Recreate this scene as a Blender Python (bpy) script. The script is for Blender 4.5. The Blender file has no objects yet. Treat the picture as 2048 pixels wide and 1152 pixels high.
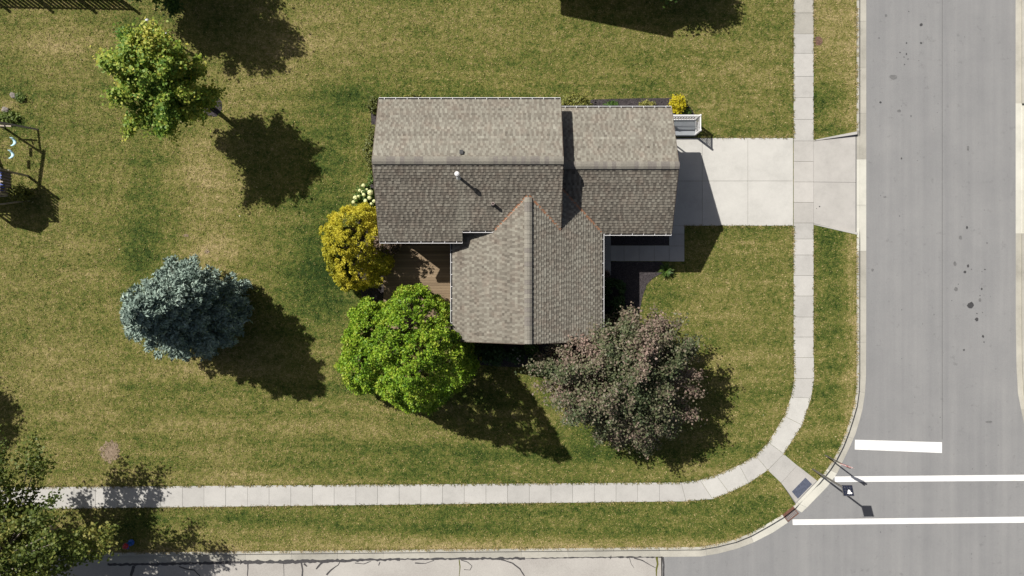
import bpy, math, random
import numpy as np
from mathutils import Vector, Matrix, noise as mnoise

# ------------------------------------------------------------------ camera, sky, sun, exposure
H, FPX = 39.5, 1422.0            # camera height (m), focal length in photo pixels
sc = bpy.context.scene
col = sc.collection
cam_d = bpy.data.cameras.new('camera')
cam = bpy.data.objects.new('camera', cam_d)
col.objects.link(cam)
cam.location = (0, 0, H)
cam.rotation_euler = (0, 0, 0)   # straight down
cam_d.sensor_width = 36.0
cam_d.lens = FPX / 2048 * 36.0
cam_d.clip_start = 0.5
cam_d.clip_end = 1000
sc.camera = cam

SUN_EL = math.radians(47.4)
SUN_AZ = (0.797, -0.604)         # horizontal travel direction of the light
w = bpy.data.worlds.new('World')
sc.world = w
w.use_nodes = True
wn = w.node_tree
bg = wn.nodes['Background']
sky = wn.nodes.new('ShaderNodeTexSky')
sky.sky_type = 'NISHITA'
sky.sun_disc = False
sky.sun_elevation = SUN_EL
sky.sun_rotation = math.atan2(-SUN_AZ[0], -SUN_AZ[1])
sky.air_density = 0.8
sky.ozone_density = 0.6
sky.dust_density = 2.5
hs = wn.nodes.new('ShaderNodeHueSaturation')      # camera white balance for the shade
hs.inputs['Saturation'].default_value = 0.75
wn.links.new(sky.outputs[0], hs.inputs['Color'])
wn.links.new(hs.outputs[0], bg.inputs[0])
bg.inputs[1].default_value = 0.05
sd = bpy.data.lights.new('sun', 'SUN')
sd.energy = 5.0
sd.angle = math.radians(0.5)
sd.color = (1.0, 0.968, 0.905)
sun = bpy.data.objects.new('sun', sd)
col.objects.link(sun)
ce = math.cos(SUN_EL)
sun.rotation_euler = Vector((SUN_AZ[0]*ce, SUN_AZ[1]*ce, -math.sin(SUN_EL))).to_track_quat('-Z', 'Y').to_euler()
sun.location = (-40, 30, 60)
sc.view_settings.view_transform = 'Standard'
sc.view_settings.look = 'None'
sc.view_settings.exposure = 0.47
sc.view_settings.gamma = 1.0
sc.view_settings.use_curve_mapping = False
sc.render.engine = 'CYCLES'
sc.cycles.max_bounces = 5
sc.cycles.transparent_max_bounces = 4

random.seed(7)
rng = np.random.default_rng(11)

# ------------------------------------------------------------------ helpers
def P(px, py, z=0.0):
    """photo pixel -> world point at height z"""
    s = (H - z) / FPX
    return ((px - 1024) * s, (576 - py) * s, z)
def P2(px, py, z=0.0):
    return P(px, py, z)[:2]

def tag(o, label=None, cat=None, group=None, kind=None):
    if label: o['label'] = label
    if cat: o['category'] = cat
    if group: o['group'] = group
    if kind: o['kind'] = kind
    return o

def empty(name, loc=(0, 0, 0), label=None, cat=None, group=None, kind=None):
    o = bpy.data.objects.new(name, None)
    o.empty_display_size = 0.3
    col.objects.link(o)
    o.location = loc
    return tag(o, label, cat, group, kind)

def link_mesh(name, me, mat=None, parent=None, loc=None):
    o = bpy.data.objects.new(name, me)
    if mat is not None and not me.materials:
        me.materials.append(mat)
    col.objects.link(o)
    if parent is not None:
        o.parent = parent
        # geometry is written in world coordinates unless loc is given
        o.matrix_parent_inverse = Matrix.Translation(-world_loc(parent))
    if loc is not None:
        o.location = loc
    return o

def world_loc(o):
    v = Vector(o.location)
    p = o.parent
    if p is not None:
        v = v + o.matrix_parent_inverse.translation + world_loc(p)
    return v

class MB:
    def __init__(s): s.v, s.f = [], []
    def add(s, vs, fs):
        n = len(s.v)
        s.v += [tuple(map(float, q)) for q in vs]
        s.f += [tuple(i + n for i in f) for f in fs]
        return s
    def box(s, x0, x1, y0, y1, z0, z1):
        return s.hexa([(x0,y0,z0),(x1,y0,z0),(x1,y1,z0),(x0,y1,z0),(x0,y0,z1),(x1,y0,z1),(x1,y1,z1),(x0,y1,z1)])
    def hexa(s, v):
        return s.add(v, [(3,2,1,0),(4,5,6,7),(0,1,5,4),(1,2,6,5),(2,3,7,6),(3,0,4,7)])
    def prism(s, poly, z0, z1):
        """poly: list of (x,y) ; z0/z1 scalars or per-vertex lists"""
        a = sum(poly[i][0]*poly[(i+1)%len(poly)][1]-poly[(i+1)%len(poly)][0]*poly[i][1] for i in range(len(poly)))
        n = len(poly)
        zz0 = z0 if hasattr(z0, '__len__') else [z0]*n
        zz1 = z1 if hasattr(z1, '__len__') else [z1]*n
        idx = list(range(n))
        if a < 0: idx = idx[::-1]
        vs = [(poly[i][0], poly[i][1], zz0[i]) for i in idx] + [(poly[i][0], poly[i][1], zz1[i]) for i in idx]
        fs = [tuple(range(n))[::-1], tuple(range(n, 2*n))]
        fs += [(i, (i+1)%n, (i+1)%n+n, i+n) for i in range(n)]
        return s.add(vs, fs)
    def tube(s, pts, rad, n=8, cap=True):
        pts = [Vector(p) for p in pts]
        if not hasattr(rad, '__len__'): rad = [rad]*len(pts)
        base = len(s.v)
        ref = None
        for i, p in enumerate(pts):
            d = (pts[min(i+1, len(pts)-1)] - pts[max(i-1, 0)]).normalized()
            if ref is None:
                ref = Vector((1, 0, 0)) if abs(d.x) < 0.8 else Vector((0, 1, 0))
            a = (ref - d*ref.dot(d)).normalized()
            b = d.cross(a)
            ref = a
            for k in range(n):
                t = 2*math.pi*k/n
                s.v.append(tuple(p + (a*math.cos(t) + b*math.sin(t))*rad[i]))
        for i in range(len(pts)-1):
            for k in range(n):
                s.f.append((base+i*n+k, base+i*n+(k+1)%n, base+(i+1)*n+(k+1)%n, base+(i+1)*n+k))
        if cap:
            s.f.append(tuple(base+k for k in range(n))[::-1])
            s.f.append(tuple(base+(len(pts)-1)*n+k for k in range(n)))
        return s
    def bar(s, p, q, w_, h_):
        """square bar between two points"""
        p, q = Vector(p), Vector(q)
        d = (q-p).normalized()
        up = Vector((0, 0, 1)) if abs(d.z) < 0.95 else Vector((0, 1, 0))
        a = d.cross(up).normalized()*w_/2
        b = a.cross(d).normalized()*h_/2
        return s.hexa([p-a-b, p+a-b, q+a-b, q-a-b, p-a+b, p+a+b, q+a+b, q-a+b])
    def lathe(s, c, prof, n=16):
        base = len(s.v)
        for r, z in prof:
            for k in range(n):
                t = 2*math.pi*k/n
                s.v.append((c[0]+r*math.cos(t), c[1]+r*math.sin(t), c[2]+z))
        for i in range(len(prof)-1):
            for k in range(n):
                s.f.append((base+i*n+k, base+i*n+(k+1)%n, base+(i+1)*n+(k+1)%n, base+(i+1)*n+k))
        s.f.append(tuple(base+k for k in range(n))[::-1])
        s.f.append(tuple(base+(len(prof)-1)*n+k for k in range(n)))
        return s
    def mesh(s, name, smooth=False):
        me = bpy.data.meshes.new(name)
        me.from_pydata(s.v, [], s.f)
        if smooth:
            me.polygons.foreach_set('use_smooth', [True]*len(me.polygons))
        me.update()
        return me
    def build(s, name, mat, parent=None, smooth=False, loc=None):
        return link_mesh(name, s.mesh(name, smooth), mat, parent, loc)

def np_mesh(name, verts, nface, k, tint=None):
    """verts (nface*k,3): independent k-gons ; tint per face"""
    me = bpy.data.meshes.new(name)
    nv = len(verts)
    me.vertices.add(nv)
    me.vertices.foreach_set('co', np.ascontiguousarray(verts, dtype=np.float32).ravel())
    me.loops.add(nv)
    me.loops.foreach_set('vertex_index', np.arange(nv, dtype=np.int32))
    me.polygons.add(nface)
    me.polygons.foreach_set('loop_start', np.arange(0, nv, k, dtype=np.int32))
    me.polygons.foreach_set('loop_total', np.full(nface, k, dtype=np.int32))
    if tint is not None:
        at = me.attributes.new('tint', 'FLOAT', 'POINT')
        at.data.foreach_set('value', np.repeat(tint, k).astype(np.float32))
    me.update(calc_edges=True)
    me.validate()
    return me

def clip_half(poly, n, d):
    """keep points with n.p <= d"""
    out = []
    for i in range(len(poly)):
        a, b = poly[i], poly[(i+1) % len(poly)]
        da, db = n[0]*a[0]+n[1]*a[1]-d, n[0]*b[0]+n[1]*b[1]-d
        if da <= 0: out.append(a)
        if (da < 0 < db) or (db < 0 < da):
            t = da/(da-db)
            out.append((a[0]+t*(b[0]-a[0]), a[1]+t*(b[1]-a[1])))
    return out
def half_planes(poly):
    a = sum(poly[i][0]*poly[(i+1)%len(poly)][1]-poly[(i+1)%len(poly)][0]*poly[i][1] for i in range(len(poly)))
    if a < 0: poly = poly[::-1]
    r = []
    for i in range(len(poly)):
        p, q = poly[i], poly[(i+1) % len(poly)]
        n = (q[1]-p[1], p[0]-q[0])
        l = math.hypot(*n)
        if l < 1e-9: continue
        n = (n[0]/l, n[1]/l)
        r.append((n, n[0]*p[0]+n[1]*p[1]))
    return r
def subtract(poly, hps):
    out, rem = [], poly
    for n, d in hps:
        o = clip_half(rem, (-n[0], -n[1]), -d)
        if len(o) >= 3: out.append(o)
        rem = clip_half(rem, n, d)
        if len(rem) < 3: break
    return out

# ------------------------------------------------------------------ materials
MATS = {}
class NT:
    def __init__(s, name):
        s.m = bpy.data.materials.new(name)
        s.m.use_nodes = True
        s.t = s.m.node_tree
        s.b = s.t.nodes['Principled BSDF']
        s.out = s.t.nodes['Material Output']
        MATS[name] = s.m
    def n(s, typ, **kw):
        nd = s.t.nodes.new(typ)
        for k, v in kw.items(): setattr(nd, k, v)
        return nd
    def l(s, a, b): s.t.links.new(a, b)
    def pos(s):
        return s.n('ShaderNodeNewGeometry').outputs['Position']
    def noise(s, scale, detail=3, rough=.55, vec=None, stretch=None):
        nd = s.n('ShaderNodeTexNoise')
        nd.inputs['Scale'].default_value = scale
        nd.inputs['Detail'].default_value = detail
        nd.inputs['Roughness'].default_value = rough
        v = vec or s.pos()
        if stretch:
            mp = s.n('ShaderNodeMapping')
            mp.inputs['Scale'].default_value = stretch
            s.l(v, mp.inputs['Vector']); v = mp.outputs[0]
        s.l(v, nd.inputs['Vector'])
        return nd.outputs[0]
    def math(s, op, a, b=None, clamp=False):
        nd = s.n('ShaderNodeMath', operation=op, use_clamp=clamp)
        for i, x in enumerate((a, b)):
            if x is None: continue
            if hasattr(x, 'links'): s.l(x, nd.inputs[i])
            else: nd.inputs[i].default_value = x
        return nd.outputs[0]
    def ramp(s, fac, stops):
        nd = s.n('ShaderNodeValToRGB')
        e = nd.color_ramp.elements
        while len(e) < len(stops): e.new(0.5)
        for el, (p, c) in zip(e, stops):
            el.position = p
            el.color = (*c, 1) if len(c) == 3 else c
        s.l(fac, nd.inputs[0])
        return nd.outputs[0]
    def attr(s, name):
        nd = s.n('ShaderNodeAttribute'); nd.attribute_name = name
        return nd.outputs['Fac']
    def mix(s, fac, a, b, mode='MIX'):
        nd = s.n('ShaderNodeMix', data_type='RGBA', blend_type=mode)
        for i, x in ((0, fac), (6, a), (7, b)):
            if hasattr(x, 'links'): s.l(x, nd.inputs[i])
            else: nd.inputs[i].default_value = x if i == 0 else (*x, 1)
        return nd.outputs[2]
    def rand(s):
        return s.n('ShaderNodeObjectInfo').outputs['Random']
    def bump(s, h, strength=.4, dist=.02):
        nd = s.n('ShaderNodeBump')
        nd.inputs['Strength'].default_value = strength
        nd.inputs['Distance'].default_value = dist
        s.l(h, nd.inputs['Height']); s.l(nd.outputs[0], s.b.inputs['Normal'])
    def fin(s, colr, rough=.85, spec=.3, metal=0):
        if hasattr(colr, 'links'): s.l(colr, s.b.inputs['Base Color'])
        else: s.b.inputs['Base Color'].default_value = (*colr, 1)
        s.b.inputs['Roughness'].default_value = rough
        s.b.inputs['Specular IOR Level'].default_value = spec
        s.b.inputs['Metallic'].default_value = metal
        return s.m

def m_plain(name, c, rough=.6, var=.12, scale=6, metal=0, spec=.4):
    t = NT(name)
    f = t.noise(scale, 4)
    lo = tuple(x*(1-var) for x in c); hi = tuple(min(1, x*(1+var)) for x in c)
    t.fin(t.ramp(f, [(.3, lo), (.7, hi)]), rough, spec, metal)
    return t.m

def m_concrete(name, c, var=.10, spread=.14):
    t = NT(name)
    big = t.noise(.7, 4, .6)
    fine = t.noise(26, 3, .7)
    stain = t.noise(3.1, 5, .7)
    f = t.math('ADD', t.math('MULTIPLY', big, .45), t.math('ADD', t.math('MULTIPLY', fine, .3), t.math('MULTIPLY', stain, .25)))
    base = t.ramp(f, [(.36, tuple(x*(1-var*1.5) for x in c)), (.5, c), (.64, tuple(min(1, x*(1+var)) for x in c))])
    v = t.math('ADD', t.math('MULTIPLY', t.rand(), spread), 1-spread/2)
    cc = t.n('ShaderNodeCombineColor')
    for i in range(3): t.l(v, cc.inputs[i])
    t.bump(fine, .25, .01)
    return t.fin(t.mix(1.0, base, cc.outputs[0], 'MULTIPLY'), .9, .25)

def m_leaf(name, stops, trans=.25, rough=.55, spec=.3):
    t = NT(name)
    c = t.ramp(t.attr('tint'), stops)
    t.fin(c, rough, spec)
    tr = t.n('ShaderNodeBsdfTranslucent')
    t.l(c, tr.inputs['Color'])
    mx = t.n('ShaderNodeMixShader')
    mx.inputs[0].default_value = trans
    t.l(t.b.outputs[0], mx.inputs[1]); t.l(tr.outputs[0], mx.inputs[2])
    t.l(mx.outputs[0], t.out.inputs[0])
    return t.m

GRASS = [(.0, (.018, .036, .006)), (.22, (.058, .084, .014)), (.46, (.128, .126, .030)), (.70, (.212, .180, .066)), (1., (.37, .285, .15))]
def m_lawn(name, blade=False):
    t = NT(name)
    d = t.attr('tint')
    p = t.pos()
    big = t.noise(.33, 4, .6, p)
    med = t.noise(1.9, 4, .65, p)
    mid = t.noise(4.6, 3, .6, p)
    wide = t.noise(1.0, 3, .6, p, (.35, 2.2, 1))
    fine = t.noise(9.5, 3, .7, p)
    vf = t.noise(34, 2, .6, p)
    k = t.math('SUBTRACT', t.math('MULTIPLY', big, .40), .20)
    k = t.math('ADD', k, t.math('SUBTRACT', t.math('MULTIPLY', med, .75), .375))
    k = t.math('ADD', k, t.math('SUBTRACT', t.math('MULTIPLY', mid, .80), .40))
    k = t.math('ADD', k, t.math('SUBTRACT', t.math('MULTIPLY', wide, .40), .20))
    if not blade:
        k = t.math('ADD', k, t.math('SUBTRACT', t.math('MULTIPLY', fine, .95), .475))
        k = t.math('ADD', k, t.math('SUBTRACT', t.math('MULTIPLY', vf, .8), .40))
    f = t.math('ADD', d, t.math('ADD', k, .03 if blade else -.07), clamp=True)
    c = t.ramp(f, GRASS)
    if not blade:
        t.bump(t.math('ADD', fine, vf), .7, .05)
    t.fin(c, .9, .15)
    return t.m
m_lawn('lawn'); m_lawn('grass_blade', True)

def m_asphalt():
    t = NT('asphalt')
    p = t.pos()
    big = t.noise(.4, 5, .7, p)
    streak = t.noise(1.2, 4, .6, p, (1.6, .05, 1))
    grain = t.noise(45, 2, .8, p)
    spots = t.noise(2.4, 5, .75, p)
    f = t.math('ADD', t.math('MULTIPLY', big, .25), t.math('ADD', t.math('MULTIPLY', streak, .30), t.math('MULTIPLY', grain, .45)))
    c = t.ramp(f, [(.34, (.160, .159, .161)), (.5, (.197, .195, .194)), (.66, (.240, .236, .230))])
    dk = t.ramp(spots, [(.30, (.80, .80, .80)), (.40, (1, 1, 1))])
    t.bump(grain, .3, .01)
    t.fin(t.mix(1., c, dk, 'MULTIPLY'), .9, .25)
m_asphalt()
def m_oldroad():
    t = NT('old_concrete_road')
    p = t.pos()
    f = t.math('ADD', t.math('MULTIPLY', t.noise(.35, 4, .6, p), .5), t.math('MULTIPLY', t.noise(22, 3, .8, p), .5))
    c = t.ramp(f, [(.36, (.27, .25, .23)), (.5, (.335, .315, .29)), (.64, (.385, .365, .335))])
    t.bump(t.noise(40, 2, .8, p), .3, .01)
    t.fin(c, .92, .2)
m_oldroad()
m_concrete('concrete_walk', (.37, .356, .334))
m_concrete('concrete_bright', (.41, .397, .37), .09, .10)
m_concrete('concrete_kerb', (.335, .318, .275), .16, .22)
m_concrete('concrete_kerb_new', (.46, .445, .39), .10, .10)
m_concrete('concrete_old', (.30, .29, .25), .16)
m_plain('joint_filler', (.10, .09, .075), .95)
def m_paint():
    t = NT('road_paint')
    p = t.pos()
    f = t.math('ADD', t.math('MULTIPLY', t.noise(38, 3, .8, p), .6), t.math('MULTIPLY', t.noise(3.2, 4, .7, p), .4))
    t.fin(t.ramp(f, [(.33, (.30, .295, .29)), (.43, (.62, .61, .595)), (.6, (.72, .71, .69))]), .7, .3)
m_paint()
m_plain('tar', (.045, .042, .043), .6, .3, 12)
m_plain('moss', (.09, .09, .015), .95, .3, 20)
m_plain('white_trim', (.62, .61, .61), .45, .05)
m_plain('gutter_inside', (.035, .032, .03), .9)
m_plain('siding', (.36, .33, .28), .7, .06)
m_plain('brown_trim', (.10, .075, .055), .7, .2)
m_plain('copper_flashing', (.27, .135, .075), .55, .2, 5)
m_plain('dark_glass', (.02, .025, .03), .08, .1, spec=.6)
m_plain('galvanised', (.62, .62, .63), .35, .1, 12, .55)
m_plain('dark_rubber', (.03, .03, .032), .6, .2)
m_plain('rust_iron', (.115, .052, .034), .8, .45, 14)
m_plain('manhole_iron', (.125, .085, .07), .85, .3, 16)
m_plain('porch_floor', (.22, .235, .25), .7, .08)
m_plain('tactile', (.075, .085, .12), .75, .18, 9)
m_plain('weathered_wood', (.36, .31, .25), .85, .25, 8)
m_plain('grey_wood', (.12, .10, .085), .9, .3, 6)
m_plain('blue_plastic', (.012, .05, .32), .4, .1)
m_plain('swing_plastic', (.42, .62, .68), .35, .08)
m_plain('rope', (.22, .18, .12), .9)
m_plain('stop_red', (.48, .03, .03), .4, .05)
m_plain('sign_white', (.78, .77, .75), .45, .04)
m_plain('pole_steel', (.20, .19, .18), .45, .2, 10, .6)
m_plain('hydrant_blue', (.012, .085, .36), .4, .1)
m_plain('hydrant_red', (.32, .012, .02), .4, .1)
m_plain('solar_cells', (.016, .019, .034), .22, .3, 14, spec=.5)
m_plain('stone', (.20, .175, .155), .9, .3, 9)
m_plain('bark', (.085, .065, .05), .95, .35, 12)
m_plain('pale_bark', (.21, .18, .15), .95, .3, 12)
m_plain('petal', (.58, .60, .30), .7, .22, 18)
m_plain('petal_grey', (.34, .30, .27), .8, .25, 18)
m_plain('garage_door', (.60, .58, .55), .6, .04)
m_plain('slide_blue', (.02, .06, .30), .4)

def m_mulch():
    t = NT('mulch')
    p = t.pos()
    a = t.noise(14, 4, .8, p); b = t.noise(48, 2, .7, p)
    f = t.math('ADD', t.math('MULTIPLY', a, .5), t.math('MULTIPLY', b, .5))
    c = t.ramp(f, [(.36, (.018, .015, .016)), (.5, (.050, .043, .045)), (.62, (.105, .090, .090)), (.75, (.2, .17, .16))])
    t.bump(f, .9, .05)
    t.fin(c, .95, .2)
m_mulch()
def m_dirt():
    t = NT('bare_soil')
    f = t.math('ADD', t.math('MULTIPLY', t.noise(5, 4, .8), .5), t.math('MULTIPLY', t.noise(24, 3, .8), .5))
    t.fin(t.ramp(f, [(.34, (.10, .07, .045)), (.5, (.20, .15, .105)), (.66, (.33, .26, .19))]), .95, .1)
    t.bump(f, .6, .04)
m_dirt()
def m_deck():
    t = NT('deck_wood')
    r = t.rand()
    g = t.noise(5, 4, .7, None, (1, 9, 1))
    f = t.math('ADD', t.math('MULTIPLY', r, .5), t.math('MULTIPLY', g, .5))
    t.fin(t.ramp(f, [(.2, (.135, .094, .056)), (.5, (.185, .132, .080)), (.8, (.24, .175, .11))]), .75, .3)
m_deck()
def m_shingle():
    t = NT('shingle')
    p = t.pos()
    tint = t.attr('tint')
    streak = t.noise(.55, 4, .65, p)
    grain = t.noise(40, 2, .7, p)
    f = t.math('ADD', tint, t.math('ADD', t.math('MULTIPLY', streak, .30), t.math('MULTIPLY', grain, .22)))
    f = t.math('SUBTRACT', f, .26, clamp=True)
    c = t.ramp(f, [(.0, (.053, .047, .040)), (.25, (.098, .087, .072)), (.5, (.163, .147, .121)), (.75, (.231, .217, .180)), (1., (.312, .298, .25))])
    hue = t.noise(1.6, 3, .6, p)
    c2 = t.mix(t.math('MULTIPLY', t.math('SUBTRACT', hue, .48, clamp=True), 1.8, clamp=True), c, t.mix(1., c, (1.02, .86, .83), 'MULTIPLY'))
    # rain-washed lighter streak below the flue
    sep = t.n('ShaderNodeSeparateXYZ'); t.l(p, sep.inputs[0])
    dxs = t.math('ABSOLUTE', t.math('SUBTRACT', sep.outputs[0], -2.45))
    wx = t.math('SUBTRACT', 1.0, t.math('DIVIDE', dxs, .42), clamp=True)
    wy = t.math('MULTIPLY', t.math('LESS_THAN', sep.outputs[1], 5.15), t.math('GREATER_THAN', sep.outputs[1], 2.3))
    c2 = t.mix(t.math('MULTIPLY', t.math('MULTIPLY', wx, wy), t.math('MULTIPLY', streak, .75)), c2, (.20, .19, .155))
    t.bump(grain, .4, .006)
    t.fin(c2, .95, .15)
m_shingle()

m_leaf('leaf_maple', [(0, (0.085, 0.185, 0.028)), (0.4, (0.175, 0.285, 0.042)), (0.72, (0.31, 0.38, 0.055)), (1, (0.52, 0.48, 0.09))], .42)
m_leaf('leaf_spruce', [(0, (0.064, 0.094, 0.078)), (0.4, (0.14, 0.195, 0.16)), (0.75, (0.23, 0.3, 0.25)), (1, (0.34, 0.41, 0.345))], .05, .7)
m_leaf('leaf_arborvitae', [(0, (0.045, 0.11, 0.012)), (0.4, (0.105, 0.215, 0.014)), (0.75, (0.215, 0.325, 0.02)), (1, (0.4, 0.43, 0.06))], .2)
m_leaf('leaf_gold', [(0, (0.16, 0.185, 0.022)), (0.3, (0.31, 0.31, 0.03)), (0.65, (0.5, 0.45, 0.038)), (1, (0.66, 0.57, 0.06))], .32)
m_leaf('leaf_purple', [(0, (0.066, 0.092, 0.04)), (0.28, (0.128, 0.142, 0.068)), (0.5, (0.185, 0.158, 0.108)), (0.78, (0.25, 0.182, 0.145)), (1, (0.34, 0.235, 0.195))], .3)
m_leaf('leaf_olive', [(0, (0.055, 0.088, 0.018)), (0.45, (0.115, 0.155, 0.03)), (0.8, (0.195, 0.215, 0.048)), (1, (0.31, 0.285, 0.075))], .42)
m_leaf('leaf_dark', [(0, (.014, .036, .012)), (.5, (.030, .066, .018)), (1, (.060, .105, .030))], .15)
m_leaf('leaf_green', [(0, (.030, .070, .012)), (.5, (.065, .125, .022)), (1, (.15, .20, .04))], .25)
m_leaf('leaf_yellow', [(0, (.22, .19, .008)), (.4, (.42, .36, .010)), (1, (.62, .52, .03))], .25)
m_leaf('leaf_lime', [(0, (.07, .085, .018)), (.5, (.15, .16, .035)), (1, (.27, .25, .06))], .25)
m_leaf('leaf_bronze', [(0, (.06, .045, .03)), (.5, (.14, .10, .07)), (1, (.26, .19, .14))], .2)

# ------------------------------------------------------------------ lawn dryness (0 lush green .. 1 straw), in photo-pixel coordinates
BLOBS = [(640, 560, 75, 90, -.30), (660, 470, 55, 120, -.16), (665, 300, 60, 110, -.15), (960, 1050, 240, 28, -.13), (1655, 480, 28, 40, -.22), (1665, 620, 35, 110, -.16),
         (870, 940, 240, 45, -.16), (1180, 870, 70, 60, -.22), (30, 245, 28, 22, -.30), (30, 180, 60, 40, -.12), (1640, 205, 30, 35, -.20), (700, 195, 60, 30, -.18),
         (1290, 1060, 160, 22, -.10), (1480, 1010, 60, 40, -.10), (1330, 600, 40, 40, -.15), (275, 480, 40, 90, -.16), (560, 200, 60, 60, -.05), (850, 180, 140, 22, -.14),
         (270, 60, 40, 60, -.10), (260, 1065, 60, 25, -.20), (120, 300, 100, 150, -.05), (1660, 790, 40, 70, -.1),
         (400, 340, 70, 70, .22), (430, 500, 60, 60, .20), (590, 100, 120, 70, .22), (470, 190, 60, 40, .15), (130, 760, 110, 60, .10), (420, 720, 140, 60, .14),
         (870, 60, 220, 50, .08), (1660, 60, 60, 90, .20), (1500, 150, 80, 60, .10), (1480, 620, 90, 90, .06), (25, 210, 20, 14, .35), (420, 900, 160, 50, .10),
         (560, 950, 300, 16, .08), (1440, 760, 80, 60, .05), (1385, 590, 50, 50, .03), (130, 90, 110, 40, .14), (380, 610, 50, 30, .18)]
def dry(X, Y):
    px = 1024 + X*36.0; py = 576 - Y*36.0
    d = np.full_like(px, .48)
    for bx, by, sx, sy, a in BLOBS:
        d = d + 1.1*a*np.exp(-((px-bx)/sx)**2 - ((py-by)/sy)**2)
    left = 1/(1+np.exp((px-243-6*np.sin(py*.02))/4))
    d = d + left*.055
    wob = 8*np.sin(py*.013)+5*np.sin(py*.041)
    band = np.exp(-((px-350)/130)**4 - ((py-470)/260)**4)
    d = d - .085*band*np.tanh(2.2*np.sin((px-250+wob*.8)/38.)) * (1-left)
    hb = np.clip((py-640)/80, 0, 1)*(1-left)
    d = d + .075*hb*np.sin(py/8.5+np.sin(px*.004)*2) + .06*hb*np.sin(py/19.+1)
    d = d + .04*(1-hb)*np.sin(py/11.+np.sin(px*.006))
    # dry strips along the kerbs
    yk = 1103 - (px-180)*.0094
    d = d + .24*np.exp(-((py-yk)/16)**2)*(px < 1480)
    d = d + .22*np.exp(-((px-1708)/12)**2)*(py < 760)
    rr = np.hypot(px-1455, py-838)
    d = d + .26*np.exp(-((rr-252)/16)**2)*(px > 1455)*(py > 750)
    d = d + .10*np.exp(-((px-1692)/18)**2)*np.sin(py/21.)**2
    return np.clip(d, .03, .97)

# ------------------------------------------------------------------ kerb line (face and pan edge) in photo pixels
FACE = [(1719, -1600), (1719, 640), (1719, 752), (1718, 783), (1714, 812), (1706.5, 838), (1698, 864), (1687, 892.5), (1673, 920), (1660, 940),
        (1638.5, 967), (1598.6, 1008), (1590, 1017), (1568, 1034), (1539, 1051.5), (1502, 1072), (1471, 1084.5), (1434, 1093.5), (1400, 1099.5), (180, 1111.5), (-3000, 1142)]
PAN = [(1732.5, -1600), (1732.5, 640), (1732, 752), (1730, 786), (1725, 819), (1718.5, 843), (1711, 868), (1699.5, 894), (1686, 922), (1674, 947),
       (1655, 973), (1614, 1015), (1603, 1025), (1576, 1045), (1546, 1065), (1507, 1085), (1475, 1097), (1437, 1107), (1402, 1113), (180, 1125.5), (-3000, 1156)]
def polyline_resample(A, B, step):
    """resample two matched polylines at equal arc length of A"""
    out = [(A[0], B[0])]
    for i in range(len(A)-1):
        L = math.dist(A[i], A[i+1]); k = max(1, int(round(L/step)))
        for j in range(1, k+1):
            t = j/k
            out.append((tuple(A[i][c]+(A[i+1][c]-A[i][c])*t for c in (0, 1)), tuple(B[i][c]+(B[i+1][c]-B[i][c])*t for c in (0, 1))))
    return out
ZR = -0.165     # road level
def back_of(A, off):
    r = []
    for i in range(len(A)):
        p, q = A[max(i-1, 0)], A[min(i+1, len(A)-1)]
        d = (q[0]-p[0], q[1]-p[1]); l = math.hypot(*d)
        r.append((A[i][0]-d[1]/l*off, A[i][1]+d[0]/l*off))
    return r

# ------------------------------------------------------------------ ground, lawn, roads
g = MB().add([(-250, -250, -.35), (250, -250, -.35), (250, 250, -.35), (-250, 250, -.35)], [(0, 1, 2, 3)])
tag(g.build('ground', MATS['lawn']), kind='structure')

backpts = back_of(FACE, 5.0)
lawn_poly = [P2(-3000, -1600)] + [P2(*p) for p in backpts]
lawn_hp = half_planes(lawn_poly)
APRON = [P2(1627, 282), P2(1714.5, 264), P2(1714.5, 468), P2(1627, 449)]
RAMP = [P2(1562, 966), P2(1594, 930), P2(1635.5, 962), P2(1592, 1010)]
cut_hp = [half_planes(APRON), half_planes(RAMP)]
def in_reach(poly, box):
    xs = [p[0] for p in poly]; ys = [p[1] for p in poly]
    return not (max(xs) < box[0] or min(xs) > box[1] or max(ys) < box[2] or min(ys) > box[3])
boxes = [(min(p[0] for p in A), max(p[0] for p in A), min(p[1] for p in A), max(p[1] for p in A)) for A in (APRON, RAMP)]
gx = [-110, -90, -70, -55, -45] + list(np.arange(-38, 19.6, .4)) + [20.5]
gy = [-18.5, -17] + list(np.arange(-16, 20, .4)) + [24, 30, 40, 60]
lm = MB()
for i in range(len(gx)-1):
    for j in range(len(gy)-1):
        poly = [(gx[i], gy[j]), (gx[i+1], gy[j]), (gx[i+1], gy[j+1]), (gx[i], gy[j+1])]
        if gy[j] < -12 or gx[i+1] > 15:
            for n, d in lawn_hp:
                poly = clip_half(poly, n, d)
                if len(poly) < 3: break
            if len(poly) < 3: continue
        pieces = [poly]
        for hp, bx in zip(cut_hp, boxes):
            nxt = []
            for q in pieces:
                nxt += subtract(q, hp) if in_reach(q, bx) else [q]
            pieces = nxt
        for q in pieces:
            lm.add([(x, y, 0) for x, y in q], [tuple(range(len(q)))])
me = lm.mesh('lawn')
import bmesh
bm = bmesh.new(); bm.from_mesh(me); bmesh.ops.remove_doubles(bm, verts=bm.verts, dist=1e-4); bm.to_mesh(me); bm.free()
co = np.empty(len(me.vertices)*3, np.float32); me.vertices.foreach_get('co', co); co = co.reshape(-1, 3)
at = me.attributes.new('tint', 'FLOAT', 'POINT'); at.data.foreach_set('value', dry(co[:, 0].astype(float), co[:, 1].astype(float)).astype(np.float32))
lawn = tag(link_mesh('lawn', me, MATS['lawn']), kind='structure')

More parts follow.
